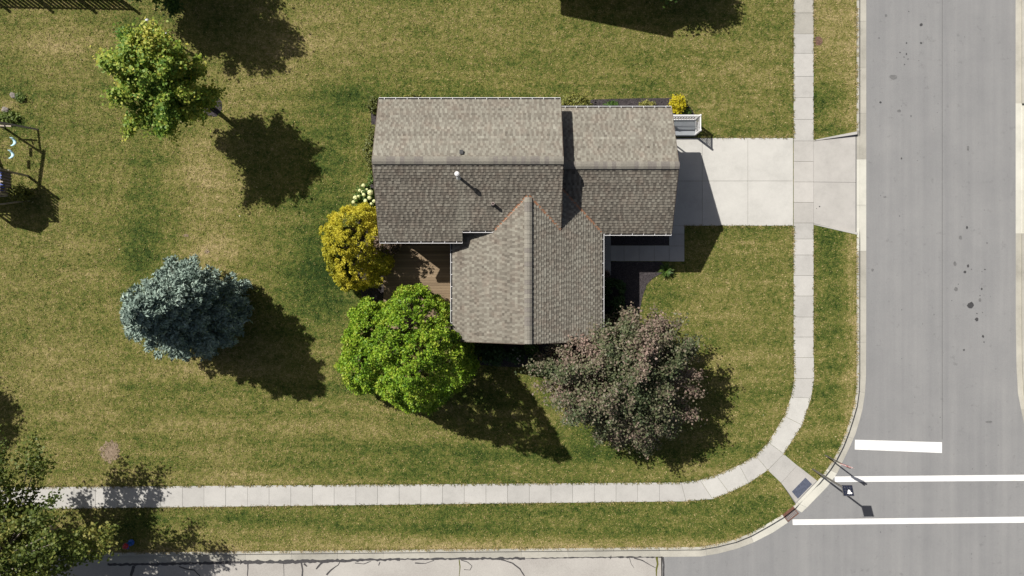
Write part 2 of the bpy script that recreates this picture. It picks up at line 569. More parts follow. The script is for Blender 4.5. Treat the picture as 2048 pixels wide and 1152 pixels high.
def flat_lawn(poly):
    m = MB().prism([P2(*p) for p in poly], -.3, 0).mesh('lawn')
    at = m.attributes.new('tint', 'FLOAT', 'POINT'); at.data.foreach_set('value', [.45]*len(m.vertices))
    return tag(link_mesh('lawn', m, MATS['lawn']), kind='structure')
flat_lawn([(2052, -1600), (5000, -1600), (5000, 980), (2130, 980), (2090, 930), (2065, 880), (2056, 830), (2052, 760)])
flat_lawn([(-3000, 1460), (5000, 1440), (5000, 2500), (-3000, 2500)])

road = tag(MB().prism([P2(1325, 1080, ZR), P2(1500, 1040, ZR), P2(1640, 900, ZR), P2(1712, 700, ZR), P2(1716, -1600, ZR), P2(2060, -1600, ZR), P2(2060, 760, ZR), P2(2160, 1000, ZR), P2(5000, 1000, ZR), P2(5000, 1460, ZR), P2(1325, 1460, ZR)], ZR-.15, ZR).build('asphalt_road', MATS['asphalt']), kind='structure')
oldroad = tag(MB().prism([P2(-3000, 1135, ZR), P2(1322, 1095, ZR), P2(1326.5, 1480, ZR), P2(-3000, 1480, ZR)], ZR-.14, ZR+.003).build('concrete_road', MATS['old_concrete_road']), kind='structure')

def flat_piece(name, poly, mat, parent, z):
    return MB().prism([P2(*p, z) for p in poly], z-.003, z).build(name, mat, parent)
ZM = ZR + .008
flat_piece('stop_line', [(1710, 879.5), (1884, 884.5), (1884, 906), (1709.5, 899)], MATS['road_paint'], road, ZM)
flat_piece('crosswalk_line', [(1669, 953), (2150, 948.5), (2150, 961), (1670, 964)], MATS['road_paint'], road, ZM)
flat_piece('crosswalk_line', [(1585, 1039), (2150, 1032), (2150, 1044.5), (1585.5, 1050)], MATS['road_paint'], road, ZM)
flat_piece('pavement_seam', [(1884, -300), (1885, -300), (1885, 878), (1884, 878)], MATS['asphalt_seam'] if 'asphalt_seam' in MATS else m_plain('asphalt_seam', (.115, .113, .112), .9, .2), road, ZM-.002)


def blob_poly(cx, cy, rx, ry, n=12, jit=.35, seed=0):
    r = random.Random(seed)
    return [(cx+rx*(1+jit*(r.random()-.5))*math.cos(2*math.pi*k/n), cy+ry*(1+jit*(r.random()-.5))*math.sin(2*math.pi*k/n)) for k in range(n)]
m_plain('oil', (.045, .044, .045), .6, .3, 20)
m_plain('oil_faint', (.125, .123, .122), .85, .2, 9)
stains = [(1941, 611, 6, 6.5), (1953.5, 639, 3.6, 3.6), (1963.5, 578, 1.9, 2.2), (1928, 700, 2.0, 1.8), (1842.5, 49.5, 3.2, 2.8), (1761, 204.5, 2.1, 2.1), (1934, 455, 2.0, 3), (1936, 532, 2.5, 3.2),
          (1930, 544, 3, 3), (1758, 76, 1.3, 1.3), (1842, 86, 2, 2.2), (1813, 86, 1.6, 1.6), (1813, 108, 1.4, 2), (1800, 105, 1.5, 1.5), (1808, 114, 1.2, 1.2), (1816, 118, 1.2, 1.2), (1809, 129, 1.2, 1.2),
          (1966, 673, 2.2, 2.6), (1954, 627, 1.4, 1.2), (1965, 625, 1, 1), (1968, 684, 1.3, 1.2), (1822, 232, 1.2, 1.6), (1803, 317, 1.3, 2.2), (1817.5, 23, 1.2, 1), (1770, 394, 3.2, .6), (1974, 486, 1.2, 1.2), (1970, 539, 1.5, 1.3)]
for i, (x, y, a, b) in enumerate(stains):
    flat_piece('oil_stain', blob_poly(x, y, a, b, 10, .5, i), MATS['oil'], road, ZM-.001)
for i, (x, y, a, b) in enumerate([(1787, 154, 8, 5), (1921, 475, 3.5, 4), (1912, 578, 4, 4), (1910, 528, 3, 5), (1772, 31, 2.5, 3), (1798, 222, 4, 3), (1936, 297, 2.5, 5), (1960, 600, 3, 4), (1978, 844, 7, 2.5), (1745, 540, 2.5, 3)]):
    flat_piece('oil_stain', blob_poly(x, y, a, b, 12, .4, 90+i), MATS['oil_faint'], road, ZM-.001)
for i in range(46):
    x, y = random.uniform(1740, 2025), random.uniform(5, 1140)
    if random.random() < .5: x = random.choice((1760, 1810, 1838, 1955, 1968)) + random.gauss(0, 8)
    s = random.uniform(.5, 1.05)
    flat_piece('oil_stain', blob_poly(x, y, s, s, 7, .5, 300+i), MATS['oil'], road, ZM-.001)

def ribbon(name, pts, wid, mat, parent, z, seed=0, jag=.4):
    r = random.Random(seed)
    A, B = [], []
    fine = [pts[0]]
    for i in range(len(pts)-1):
        k = max(1, int(math.dist(pts[i], pts[i+1])/5))
        fine += [tuple(pts[i][c]+(pts[i+1][c]-pts[i][c])*j/k for c in (0, 1)) for j in range(1, k+1)]
    m = MB()
    for i, p in enumerate(fine):
        q0, q1 = fine[max(i-1, 0)], fine[min(i+1, len(fine)-1)]
        d = (q1[0]-q0[0], q1[1]-q0[1]); l = math.hypot(*d) or 1
        n = (-d[1]/l, d[0]/l)
        ww = wid[0]+(wid[1]-wid[0])*i/max(1, len(fine)-1)
        a = ww*.5*(1+jag*(r.random()-.5)*2); b = ww*.5*(1+jag*(r.random()-.5)*2)
        m.v += [P(p[0]+n[0]*a, p[1]+n[1]*a, z), P(p[0]-n[0]*b, p[1]-n[1]*b, z)]
    m.f += [(2*i, 2*i+1, 2*i+3, 2*i+2) for i in range(len(fine)-1)]
    return m.build(name, mat, parent)
ZT = ZR+.009
ribbon('crack_seal', [(215, 1129), (300, 1128.5), (400, 1126.5), (480, 1124.5)], (5, 5), MATS['tar'], oldroad, ZT, 1, .5)
ribbon('crack_seal', [(480, 1124), (560, 1124), (640, 1122), (720, 1120.5), (800, 1118.5)], (7, 4.5), MATS['tar'], oldroad, ZT, 2, .6)
ribbon('crack_seal', [(800, 1118.5), (900, 1117.5), (1000, 1117), (1050, 1117)], (3, 4.5), MATS['tar'], oldroad, ZT, 3, .7)
ribbon('crack_seal', [(1050, 1117), (1150, 1115), (1240, 1114.5), (1325, 1114)], (1.6, 3), MATS['tar'], oldroad, ZT, 4, .8)
ribbon('crack_seal', [(1325.5, 1114), (1327.5, 1130), (1327, 1160)], (3, 3), MATS['tar'], oldroad, ZT+.001, 5, .25)
ribbon('mossy_joint', [(1313.5, 1113.5), (1315, 1128), (1312.5, 1140), (1313, 1160)], (4.6, 1.2), MATS['moss'], oldroad, ZT, 6, .3)
ribbon('mossy_joint', [(918.5, 1120), (920, 1133), (918, 1155)], (2.6, 1.2), MATS['moss'], oldroad, ZT, 7, .4)
for i, (pts, w0, w1) in enumerate([([(1268, 1116), (1285, 1121), (1300, 1130), (1312, 1136)], 2.4, 1.0), ([(1259, 1116), (1262, 1127), (1268, 1136)], 1.1, .6), ([(1002, 1119), (1025, 1126), (1040, 1138), (1049, 1152)], 2.6, 2.2),
        ([(922, 1120), (935, 1124), (944, 1132), (940, 1140), (928, 1139)], 1.6, 1.2), ([(602, 1124), (605, 1140), (604, 1155)], 3, 2.6), ([(645, 1124), (632, 1138)], 4, 2.5), ([(682, 1120), (676, 1130), (662, 1140), (653, 1150)], 1.2, 3),
        ([(496, 1126), (495, 1152)], 2.4, 1.6), ([(567, 1126), (568, 1155)], .9, .7), ([(608, 1127), (614, 1133)], 4, 2), ([(710, 1126), (728, 1128), (742, 1122)], 2, 1), ([(760, 1124), (757, 1131)], 2.6, 1.6),
        ([(358, 1133), (372, 1138), (388, 1140), (400, 1152)], 2.6, 2.2), ([(268, 1132), (262, 1152)], 6, 5), ([(830, 1126), (850, 1127), (868, 1121)], 2.2, 1), ([(1222, 1111), (1221, 1118)], 1.4, 1.2)]):
    ribbon('crack_seal', pts, (w0, w1), MATS['tar'], oldroad, ZT+.001, 20+i, .3)

# ------------------------------------------------------------------ kerbs
kerb = tag(empty('kerb', P(1719, 300)), kind='structure')
rs = polyline_resample(FACE, PAN, 11.5)
rs = [r for r in rs if -420 < r[0][1] < 1150 and r[0][0] > -420]
fc = [r[0] for r in rs]; pn = [r[1] for r in rs]
bk = back_of(fc, 5.6)
def kerb_drop(p):
    x, y = p
    if x > 1700 and 262 < y < 474:
        return max(0, min(1, max((272-y)/8, (y-462)/8)))
    t = (x+1000-y)*0
    if 1585 < x < 1650 and 955 < y < 1020:
        return max(0, min(1, max((1604-x)/14 if y > 990 else 0, (x-1628)/12 if y < 990 else 0)))
    return 1
acc, start = 0, 0
GR0, GR1 = (1590, 1017), (1568, 1034)
def kerb_piece(i0, i1):
    mid = fc[(i0+i1)//2]
    newer = (mid[0] > 1700 and 300 < mid[1] < 500) or (1500 < mid[0] < 1668 and mid[1] > 925)
    m = MB()
    n = i1-i0+1
    rings = []
    for k in range(i0, i1+1):
        h = kerb_drop(fc[k])
        zt = ZR+.018+(.028-ZR-.018)*h
        f0, b0, p0 = fc[k], bk[k], pn[k]
        dx, dy = p0[0]-f0[0], p0[1]-f0[1]; L = math.hypot(dx, dy)
        ux, uy = dx/L, dy/L
        ring = [P(b0[0], b0[1], -.24), P(b0[0], b0[1], zt-.003), P(f0[0]-ux*.6, f0[1]-uy*.6, zt), P(f0[0], f0[1], zt-.012*h), P(f0[0]+ux*.9, f0[1]+uy*.9, ZR+.012), P(p0[0], p0[1], ZR+.006), P(p0[0], p0[1], -.24)]
        rings.append(ring)
    # small joint gap at the end
    for k, R in enumerate(rings):
        if k == 0 or k == n-1:
            other = rings[1] if k == 0 else rings[n-2]
            t = .006/max(1e-6, math.dist(R[3][:2], other[3][:2]))
            R = [tuple(a+(b-a)*t for a, b in zip(p, q)) for p, q in zip(R, other)]
        m.v += R
    c = 7
    for k in range(n-1):
        for j in range(c-1):
            m.f.append((k*c+j, (k+1)*c+j, (k+1)*c+j+1, k*c+j+1))
    m.f.append(tuple(range(c))); m.f.append(tuple((n-1)*c+j for j in range(c))[::-1])
    return m.build('kerb_segment', MATS['concrete_kerb_new' if newer else 'concrete_kerb'], kerb)
i0 = 0
cuts_y = [-400, -310, -220, -130, -40, 48, 137, 225, 316, 400, 490, 560, 640, 720, 800]
for i in range(1, len(fc)):
    acc += math.dist(fc[i-1], fc[i])
    on_grate = 1566 < fc[i0][0] < 1592 and 1012 < fc[i0][1] < 1038
    stop = acc > 88 or i == len(fc)-1
    # keep the storm drain opening free
    if math.dist(fc[i], GR0) < 6 or math.dist(fc[i], GR1) < 6: stop = True
    if math.dist(fc[i], (1502, 1072)) < 6 or math.dist(fc[i], (1660, 940)) < 6: stop = True
    if stop:
        mid = fc[(i0+i)//2]
        if not (1566 < mid[0] < 1592 and 1014 < mid[1] < 1036):
            kerb_piece(i0, i)
        i0, acc = i, 0
# far (east) kerb
ek = tag(empty('kerb', P(2040, 300)), kind='structure')
EF = [(2044, -400), (2044, 640), (2045, 733), (2048, 787), (2054, 818), (2062, 850), (2080, 890), (2110, 940), (2150, 985), (2250, 1010)]
EP = [(2031, -400), (2031.5, 640), (2033, 733), (2036, 787), (2042, 818), (2049, 850), (2068, 898), (2098, 951), (2140, 1000), (2245, 1025)]
rs = polyline_resample(EF, EP, 43)
for k in range(0, len(rs)-1, 2):
    seg = rs[k:k+3]
    if len(seg) < 2: continue
    mid = seg[len(seg)//2][0]
    drop = 172 < mid[1] < 500
    m = MB()
    for f0, p0 in seg:
        dx, dy = p0[0]-f0[0], p0[1]-f0[1]; L = math.hypot(dx, dy); ux, uy = dx/L, dy/L
        zt = ZR+.03 if drop else .012
        m.v += [P(f0[0]-ux*9, f0[1]-uy*9, -.24), P(f0[0]-ux*9, f0[1]-uy*9, zt), P(f0[0], f0[1], zt), P(f0[0]+ux*.8, f0[1]+uy*.8, ZR+.012), P(p0[0], p0[1], ZR+.006), P(p0[0], p0[1], -.24)]
    c = 6
    for a in range(len(seg)-1):
        for j in range(c-1): m.f.append((a*c+j+1, (a+1)*c+j+1, (a+1)*c+j, a*c+j))
    m.f.append(tuple(range(c))[::-1]); m.f.append(tuple((len(seg)-1)*c+j for j in range(c)))
    m.build('kerb_segment', MATS['concrete_kerb_new' if drop else 'concrete_kerb'], ek)

# storm drain set in the kerb
def unit2(a, b):
    d = (b[0]-a[0], b[1]-a[1]); l = math.hypot(*d); return (d[0]/l, d[1]/l), l
drain = empty('storm_drain', P(1582, 1032, ZR), 'rusty iron storm drain grate set in the curved kerb beside the crosswalk', 'drain')
a0, a1 = P2(1590.5, 1016.5), P2(1568.5, 1034)
u, L = unit2(a0, a1); v = (u[1], -u[0])
if v[0] < 0: v = (-v[0], -v[1])
def D(s, t, z): return (a0[0]+u[0]*s+v[0]*t, a0[1]+u[1]*s+v[1]*t, z)
def dbox(s0, s1, t0, t1, z0, z1):
    return MB().hexa([D(s0, t0, z0), D(s1, t0, z0), D(s1, t1, z0), D(s0, t1, z0), D(s0, t0, z1), D(s1, t0, z1), D(s1, t1, z1), D(s0, t1, z1)])
hood = dbox(.0, L, -.17, -.02, -.24, .02); hood.build('hood', MATS['rust_iron'], drain)
dbox(.0, L, -.015, .43, -.40, -.30).build('sump', MATS['dark_rubber'], drain)
fr = dbox(0, L, 0, .035, -.25, ZR+.012)
for q in (dbox(0, L, .38, .43, -.25, ZR+.012), dbox(0, .045, .035, .38, -.25, ZR+.012), dbox(L-.045, L, .035, .38, -.25, ZR+.012)): fr.add(q.v, q.f)
fr.build('frame', MATS['rust_iron'], drain)
nb = 8
for k in range(nb):
    s = .045+(L-.09)*(k+.5)/nb
    dbox(s-.013, s+.013, .037, .378, -.18, ZR+.008).build('bar', MATS['rust_iron'], drain)

# ------------------------------------------------------------------ sidewalks, driveway, walks
def slab(parent, poly, mat, z=.022, gap=.007, name='slab', zs=None, jit=.004):
    """poly in photo pixels; shrunk by gap so that the joint is a real groove"""
    q = [Vector(P2(*p)) for p in poly]
    c = sum(q, Vector((0, 0)))/len(q)
    hp = half_planes([tuple(a) for a in q])
    pts = [tuple(a) for a in q]
    for n, d in hp: pts = clip_half(pts, n, d-gap)
    dz = random.uniform(-jit, jit)
    if zs is None:
        return MB().prism(pts, -.12, z+dz).build(name, mat, parent)
    # plane through three given corner heights
    (x0, y0), (x1, y1), (x2, y2) = [tuple(q[i]) for i in (0, 1, 2)]
    M = np.array([[x0, y0, 1], [x1, y1, 1], [x2, y2, 1]]); co_ = np.linalg.solve(M, np.array(zs))
    zt = [co_[0]*p[0]+co_[1]*p[1]+co_[2] for p in pts]
    return MB().prism(pts, [a-.12 for a in zt], zt).build(name, mat, parent)

walk = tag(empty('sidewalk', P(1607, 300)), kind='structure')
CW = MATS['concrete_walk']
m_concrete('concrete_walk_warm', (.37, .352, .328))
m_concrete('concrete_walk_dark', (.30, .285, .255), .14)
ys = [-390, -346, -302, -258, -214, -170, -126, -82, -38, 26, 68, 107, 153, 195, 239, 282, 323, 364, 405, 446, 478, 510, 551, 592, 634, 674, 715]
for a, b in zip(ys, ys[1:]):
    mat = MATS['concrete_walk_dark'] if b <= 70 else (MATS['concrete_walk_warm'] if 280 < (a+b)/2 < 447 else CW)
    slab(walk, [(1587, a), (1627, a), (1627, b), (1587, b)], mat)
inner = [(1587.5, 715), (1588, 757), (1582, 794), (1568, 832), (1536.5, 884.5), (1511, 911), (1478, 930), (1432, 950), (1400, 959.5), (1362, 964.5)]
outer = [(1627.5, 715), (1628, 757), (1622, 796), (1604, 850), (1567, 907.5), (1535.5, 940), (1497.5, 966), (1458, 985), (1425, 998), (1372, 1002.5)]
for k in range(len(inner)-1):
    slab(walk, [inner[k], outer[k], outer[k+1], inner[k+1]], MATS['concrete_bright'] if k in (2, 3, 6, 7) else CW)
xs = list(np.arange(1362, -380, -43.35))
for a, b in zip(xs, xs[1:]):
    ta, tb = 964.5+(1362-a)*.0074, 964.5+(1362-b)*.0074
    ba, bb = 1002.5+(1372-a)*.0118, 1002.5+(1372-b)*.0118
    a2, b2 = (a+10 if a == xs[0] else a), b
    slab(walk, [(a, ta), (a2, ba), (b2, bb), (b, tb)], CW)
# kerb ramp at the corner
ramp = tag(empty('kerb_ramp', P(1590, 960)), kind='structure')
slab(ramp, [(1535.5, 940.5), (1567, 907.5), (1594, 930.3), (1562, 965.8)], CW)
slab(ramp, [(1562, 965.8), (1594, 930.3), (1637.5, 961), (1594, 1007)], MATS['concrete_walk_warm'], zs=(.02, .02, ZR+.02))
tz = lambda p: None
def ramp_plane():
    q = [P2(1562, 965.8), P2(1594, 930.3), P2(1637.5, 961)]
    M = np.array([[x, y, 1] for x, y in q]); return np.linalg.solve(M, np.array([.02, .02, ZR+.02]))
rp = ramp_plane()
tp = [P2(1612, 956), P2(1626, 969.6), P2(1597.5, 998.7), P2(1584.5, 984)]
tzv = [rp[0]*x+rp[1]*y+rp[2]+.008 for x, y in tp]
pad = MB().prism(tp, [z-.02 for z in tzv], tzv).build('tactile_pad', MATS['tactile'], ramp)
for i in range(7):       # raised domes
    for j in range(11):
        s, t = (i+.5)/7, (j+.5)/11
        x = tp[0][0]+(tp[1][0]-tp[0][0])*s+(tp[3][0]-tp[0][0])*t; y = tp[0][1]+(tp[1][1]-tp[0][1])*s+(tp[3][1]-tp[0][1])*t
        if i == 0 and j == 0: dm = MB()
        dm.lathe((x, y, rp[0]*x+rp[1]*y+rp[2]+.007), [(.022, 0), (.018, .006), (.008, .008)], 6)
dm.build('domes', MATS['tactile'], pad)

drive = tag(empty('driveway', P(1470, 362)), kind='structure')
CB = MATS['concrete_bright']
for x0, x1 in ((1296, 1404.5), (1404.5, 1495.5), (1495.5, 1586)):
    for y0, y1 in ((276, 362), (362, 451.5)):
        slab(drive, [(x0, y0), (x1, y0), (x1, y1), (x0, y1)], CB, .024)
apron = tag(empty('driveway_apron', P(1670, 364)), kind='structure')
slab(apron, [(1627, 282.6), (1714, 269), (1714, 364), (1627, 364)], MATS['concrete_walk_warm'], zs=(.02, ZR+.022, ZR+.022))
slab(apron, [(1627, 364), (1714, 364), (1714, 464.3), (1627, 447.4)], MATS['concrete_walk_warm'], zs=(.02, ZR+.022, ZR+.022))
for pts in ([(1627.5, 282), (1714.5, 268.5), (1714.5, 262.8), (1627.5, 280)], [(1627.5, 448), (1714.5, 464.5), (1714.5, 469.5), (1627.5, 449.6)]):
    MB().prism([P2(*p) for p in pts], -.2, [.026, .014, .014, .026]).build('edge_kerb', CW, apron)
# oil drops on the apron
for i, (x, y, s) in enumerate([(1639, 413, 1.2), (1633, 417, .8)]):
    MB().prism([P2(*p) for p in blob_poly(x, y, s, s, 8, .4, i)], .0, .013).build('oil_stain', MATS['oil'], apron)

fw = tag(empty('front_walk', P(1300, 506)), kind='structure')
fwm = MATS['concrete_walk']
for x0, x1 in ((1232, 1248), (1248, 1278), (1278, 1308.5), (1308.5, 1338)):
    slab(fw, [(x0, 491), (x1, 491), (x1, 522.5), (x0, 522.5)], fwm, .03)
for y0, y1 in ((451.5, 468), (468, 492), (492, 523)):
    slab(fw, [(1338, y0), (1368.5, y0), (1368.5, y1), (1338, y1)], fwm, .03)
slab(fw, [(1185, 448), (1221, 448), (1221, 490), (1185, 490)], fwm, .17)
slab(fw, [(1185, 490), (1221, 490), (1221, 522), (1185, 522)], fwm, .17)
slab(fw, [(1185, 522), (1221, 522), (1221, 551), (1185, 551)], fwm, .17)
slab(fw, [(1221, 491), (1232.5, 491), (1232.5, 522), (1221, 522)], MATS['concrete_bright'], .10)

# ------------------------------------------------------------------ mulch beds
def bed(poly, mat='mulch', z=.012, name='mulch_bed', chips=140, hump=.05):
    q = [P2(*p) for p in poly]
    m = MB().prism(q, -.1, z)
    hp = half_planes(q)
    xs_ = [p[0] for p in q]; ys_ = [p[1] for p in q]
    n = int((max(xs_)-min(xs_))*(max(ys_)-min(ys_))*chips)
    o = m.build(name, MATS[mat]); tag(o, kind='structure')
    vs = []
    for _ in range(n):
        x, y = random.uniform(min(xs_), max(xs_)), random.uniform(min(ys_), max(ys_))
        if not point_in(q, x, y): continue
        a = random.uniform(0, 6.28); s = random.uniform(.02, .055)
        dx, dy = math.cos(a)*s, math.sin(a)*s
        h = z+random.uniform(.008, .04)
        t = random.uniform(-.02, .02)
        vs += [(x-dx, y-dy, h-t), (x+dy*.4, y-dx*.4, h+random.uniform(-.01, .01)), (x+dx, y+dy, h+t), (x-dy*.4, y+dx*.4, h)]
    if vs:
        cme = np_mesh('mulch_chips', np.array(vs), len(vs)//4, 4)
        c = link_mesh('mulch_chips', cme, MATS[mat], o); c['kind'] = 'stuff'
    return o
def point_in(q, x, y):
    c = False
    for i in range(len(q)):
        (x0, y0), (x1, y1) = q[i], q[i-1]
        if (y0 > y) != (y1 > y) and x < (x1-x0)*(y-y0)/(y1-y0)+x0: c = not c
    return c
bed([(1221.5, 466), (1337.5, 466), (1337.5, 490.5), (1221.5, 490.5)])
bed([(1190, 523), (1322, 523.5), (1331, 533), (1326, 545), (1306, 556), (1293, 570), (1286, 590), (1281, 612), (1276, 650), (1240, 690), (1190, 690)])
bed([(915, 670), (1190, 670), (1140, 720), (1075, 735), (1000, 733), (940, 728), (905, 715)])
bed([(1120, 240), (1120, 215), (1150, 208), (1185, 199), (1260, 197), (1338, 196), (1362, 200), (1381, 215), (1391, 232), (1389, 244), (1330, 244)])
bed([(741, 215), (800, 215), (800, 430), (735, 430), (722, 405), (730, 385), (741, 370), (746, 300)])
bed([(720, 575), (735, 566), (780, 560), (830, 600), (760, 640), (728, 612)])
bed([(715, 440), (800, 440), (800, 570), (715, 570)], z=.010)
bed(blob_poly(424, 212, 21, 22, 16, .15, 4))
bed(blob_poly(220, 903, 20.5, 21.5, 40, .38, 9), 'bare_soil', .006, 'bare_soil_patch', 40)
bed(blob_poly(414, 503, 6, 4, 10, .5, 12), 'bare_soil', .006, 'bare_soil_patch', 40)
bed(blob_poly(372, 471, 6, 3, 10, .5, 14), 'bare_soil', .006, 'bare_soil_patch', 40)


# ------------------------------------------------------------------ house
PITCH = .5
house = empty('house', (-1.0, 5.0, 0), 'L-shaped house with brown-grey shingled gable roofs, white gutters and a wooden deck side', 'house')
SL = math.sqrt(1+PITCH**2)
def slope_slab(name, O, u, L, hdir, run, zeave, parent, thick=.14, mat='brown_trim'):
    """O: eave start (x,y); u: along eave; hdir: horizontal direction up the slope"""
    c = [(O[0], O[1]), (O[0]+u[0]*L, O[1]+u[1]*L), (O[0]+u[0]*L+hdir[0]*run, O[1]+u[1]*L+hdir[1]*run), (O[0]+hdir[0]*run, O[1]+hdir[1]*run)]
    z = [zeave, zeave, zeave+run*PITCH, zeave+run*PITCH]
    return MB().prism(c, [a-thick for a in z], z).build(name, MATS[mat], parent)
def shingles(parent, O, u, L, hdir, run, zeave, keep=None, seed=0, lat=0, base=.5):
    r = np.random.default_rng(seed)
    e = .142
    U = np.array([u[0], u[1], 0.]); Vv = np.array([hdir[0], hdir[1], PITCH]); Vv /= np.linalg.norm(Vv)
    N = np.cross(U, Vv)
    if N[2] < 0: N = -N
    O3 = np.array([O[0], O[1], zeave])
    S = run*SL
    vs, ti = [], []
    nc = int(math.ceil(S/e))
    for j in range(nc):
        b0 = j*e-.02; b1 = min(S, (j+1)*e+.02)
        a = -r.uniform(0, .25)
        course = r.normal(0, .035)
        up = r.random() < .5
        while a < L:
            wd = r.choice([.105, .12, .135, .16]) * (.9+.2*r.random())
            a0, a1 = max(0, a), min(L, a+wd-.004)
            a += wd
            up = not up if r.random() < .86 else up
            if a1-a0 < .01: continue
            mid = O3+U*(a0+a1)/2+Vv*(b0+b1)/2
            if keep is not None and not keep(mid): continue
            lo = .032+(.012 if up else 0)+r.uniform(-.002, .003); hi = .006
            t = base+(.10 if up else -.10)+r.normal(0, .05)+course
            p = [O3+U*a0+Vv*b0+N*lo, O3+U*a1+Vv*b0+N*lo, O3+U*a1+Vv*b1+N*hi, O3+U*a0+Vv*b1+N*hi]
            g_ = [O3+U*a0+Vv*b0, O3+U*a1+Vv*b0, O3+U*a1+Vv*b1, O3+U*a0+Vv*b1]
            vs += p; ti.append(t)
            vs += [g_[0], g_[1], p[1], p[0]]; ti.append(t-.15)
            vs += [g_[0], p[0], p[3], g_[3]]; ti.append(t-.15)
            vs += [p[1], g_[1], g_[2], p[2]]; ti.append(t-.15)
    me = np_mesh('shingles', np.array(vs), len(vs)//4, 4, np.clip(np.array(ti), 0, 1))
    o = link_mesh('shingles', me, MATS['shingle'], parent)
    o['kind'] = 'stuff'
    return o

WX0, WX1 = -6.60, 2.41          # main block
MRY, MRZ = 6.03, 5.93           # main ridge
MN = 9.30
def zm(y): return MRZ-PITCH*abs(y-MRY)
GX1, GRY, GRZ, GN, GS = 8.13, 5.98, 4.85, 9.14, 2.81
def zg(y): return GRZ-PITCH*abs(y-GRY)
WW0, WW1, WRX, WRZ, WS = -3.0, 4.56, .78, 5.16, -2.70
def zw(x): return WRZ-PITCH*abs(x-WRX)
STEPX, SY1, SY2 = -2.46, 2.36, 2.87

roof = empty('roof', (0, 6, 4)); roof.parent = house; roof.matrix_parent_inverse = Matrix.Translation(-Vector(house.location))
def rp_slope(O, u, L, hd, run, z, keep=None, seed=0):
    slope_slab('roof_deck', O, u, L, hd, run, z, roof)
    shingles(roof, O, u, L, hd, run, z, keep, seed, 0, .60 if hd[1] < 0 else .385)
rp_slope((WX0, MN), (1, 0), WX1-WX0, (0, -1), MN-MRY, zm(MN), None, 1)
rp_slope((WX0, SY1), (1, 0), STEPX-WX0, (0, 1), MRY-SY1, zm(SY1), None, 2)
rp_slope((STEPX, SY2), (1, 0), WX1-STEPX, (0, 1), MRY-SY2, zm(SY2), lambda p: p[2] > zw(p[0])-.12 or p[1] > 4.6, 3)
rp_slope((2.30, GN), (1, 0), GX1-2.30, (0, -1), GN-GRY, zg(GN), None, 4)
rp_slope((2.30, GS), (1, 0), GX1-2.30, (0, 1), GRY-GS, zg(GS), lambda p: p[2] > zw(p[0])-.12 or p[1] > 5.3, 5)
# wing: the part that runs under the main roof is left out
def clip_slab(poly, zf, thick=.14):
    return MB().prism(poly, [zf(p)-thick for p in poly], [zf(p) for p in poly]).build('roof_deck', MATS['brown_trim'], roof)
clip_slab([(WW0, WS), (WRX, WS), (WRX, 4.47), (-.84, 2.87), (-.84, 2.95), (WW0, 2.95)], lambda p: zw(p[0]))
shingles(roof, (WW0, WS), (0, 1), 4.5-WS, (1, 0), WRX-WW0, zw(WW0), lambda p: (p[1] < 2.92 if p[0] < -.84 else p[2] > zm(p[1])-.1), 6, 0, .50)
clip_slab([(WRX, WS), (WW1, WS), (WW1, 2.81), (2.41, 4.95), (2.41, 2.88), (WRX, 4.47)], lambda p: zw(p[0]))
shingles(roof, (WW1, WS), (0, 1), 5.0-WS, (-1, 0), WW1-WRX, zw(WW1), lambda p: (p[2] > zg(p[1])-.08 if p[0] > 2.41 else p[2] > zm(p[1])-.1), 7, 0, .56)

# ridge caps: each folded cap is a piece of its own
def ridge(p, q, step=.215, wd=.185):
    p, q = Vector(p), Vector(q)
    L = (q-p).length; d = (q-p)/L
    side = Vector((-d.y, d.x, 0))
    n = int(L/step); st = L/n
    m = MB()
    drop = wd*PITCH*.9
    lift0, lift1 = .105, .090
    A = [Vector((0, 0, 0))]
    for t, lf in ((0, lift0), (st*1.12, lift1)):
        for s in (-1, -.35, .35, 1):
            m.v.append(tuple(d*t+side*wd*s+Vector((0, 0, lf-drop*abs(s)*(1 if abs(s) > .5 else .8)))))
    for s in (-1, -.35, .35, 1):
        m.v.append(tuple(side*wd*s+Vector((0, 0, lift0-.09-drop*abs(s)))))
    m.v += [tuple(d*st*1.12+side*wd*s+Vector((0, 0, lift1-.09-drop))) for s in (-1, 1)]
    m.f += [(0, 4, 5, 1), (1, 5, 6, 2), (2, 6, 7, 3), (0, 1, 9, 8), (1, 2, 10, 9), (2, 3, 11, 10), (0, 8, 12, 4), (3, 7, 13, 11)]
    me = m.mesh('ridge_cap')
    mats = [MATS['cap_a'], MATS['cap_b'], MATS['cap_c']]
    mes = []
    for mm in mats:
        k = me.copy(); k.materials.append(mm); mes.append(k)
    for i in range(n):
        o = bpy.data.objects.new('ridge_cap', random.choice(mes))
        col.objects.link(o); o.parent = roof
        o.matrix_parent_inverse = Matrix.Translation(-world_loc(roof))
        o.location = p+d*st*i
    return
for nm, c in (('cap_a', (.18, .166, .14)), ('cap_b', (.155, .14, .124)), ('cap_c', (.205, .19, .16))): m_plain(nm, c, .95, .15, 14, spec=.15)
ridge((WX0, MRY, MRZ), (WX1, MRY, MRZ))
ridge((2.46, GRY, GRZ), (GX1, GRY, GRZ))
ridge((WRX, WS, WRZ), (WRX, 4.35, WRZ))
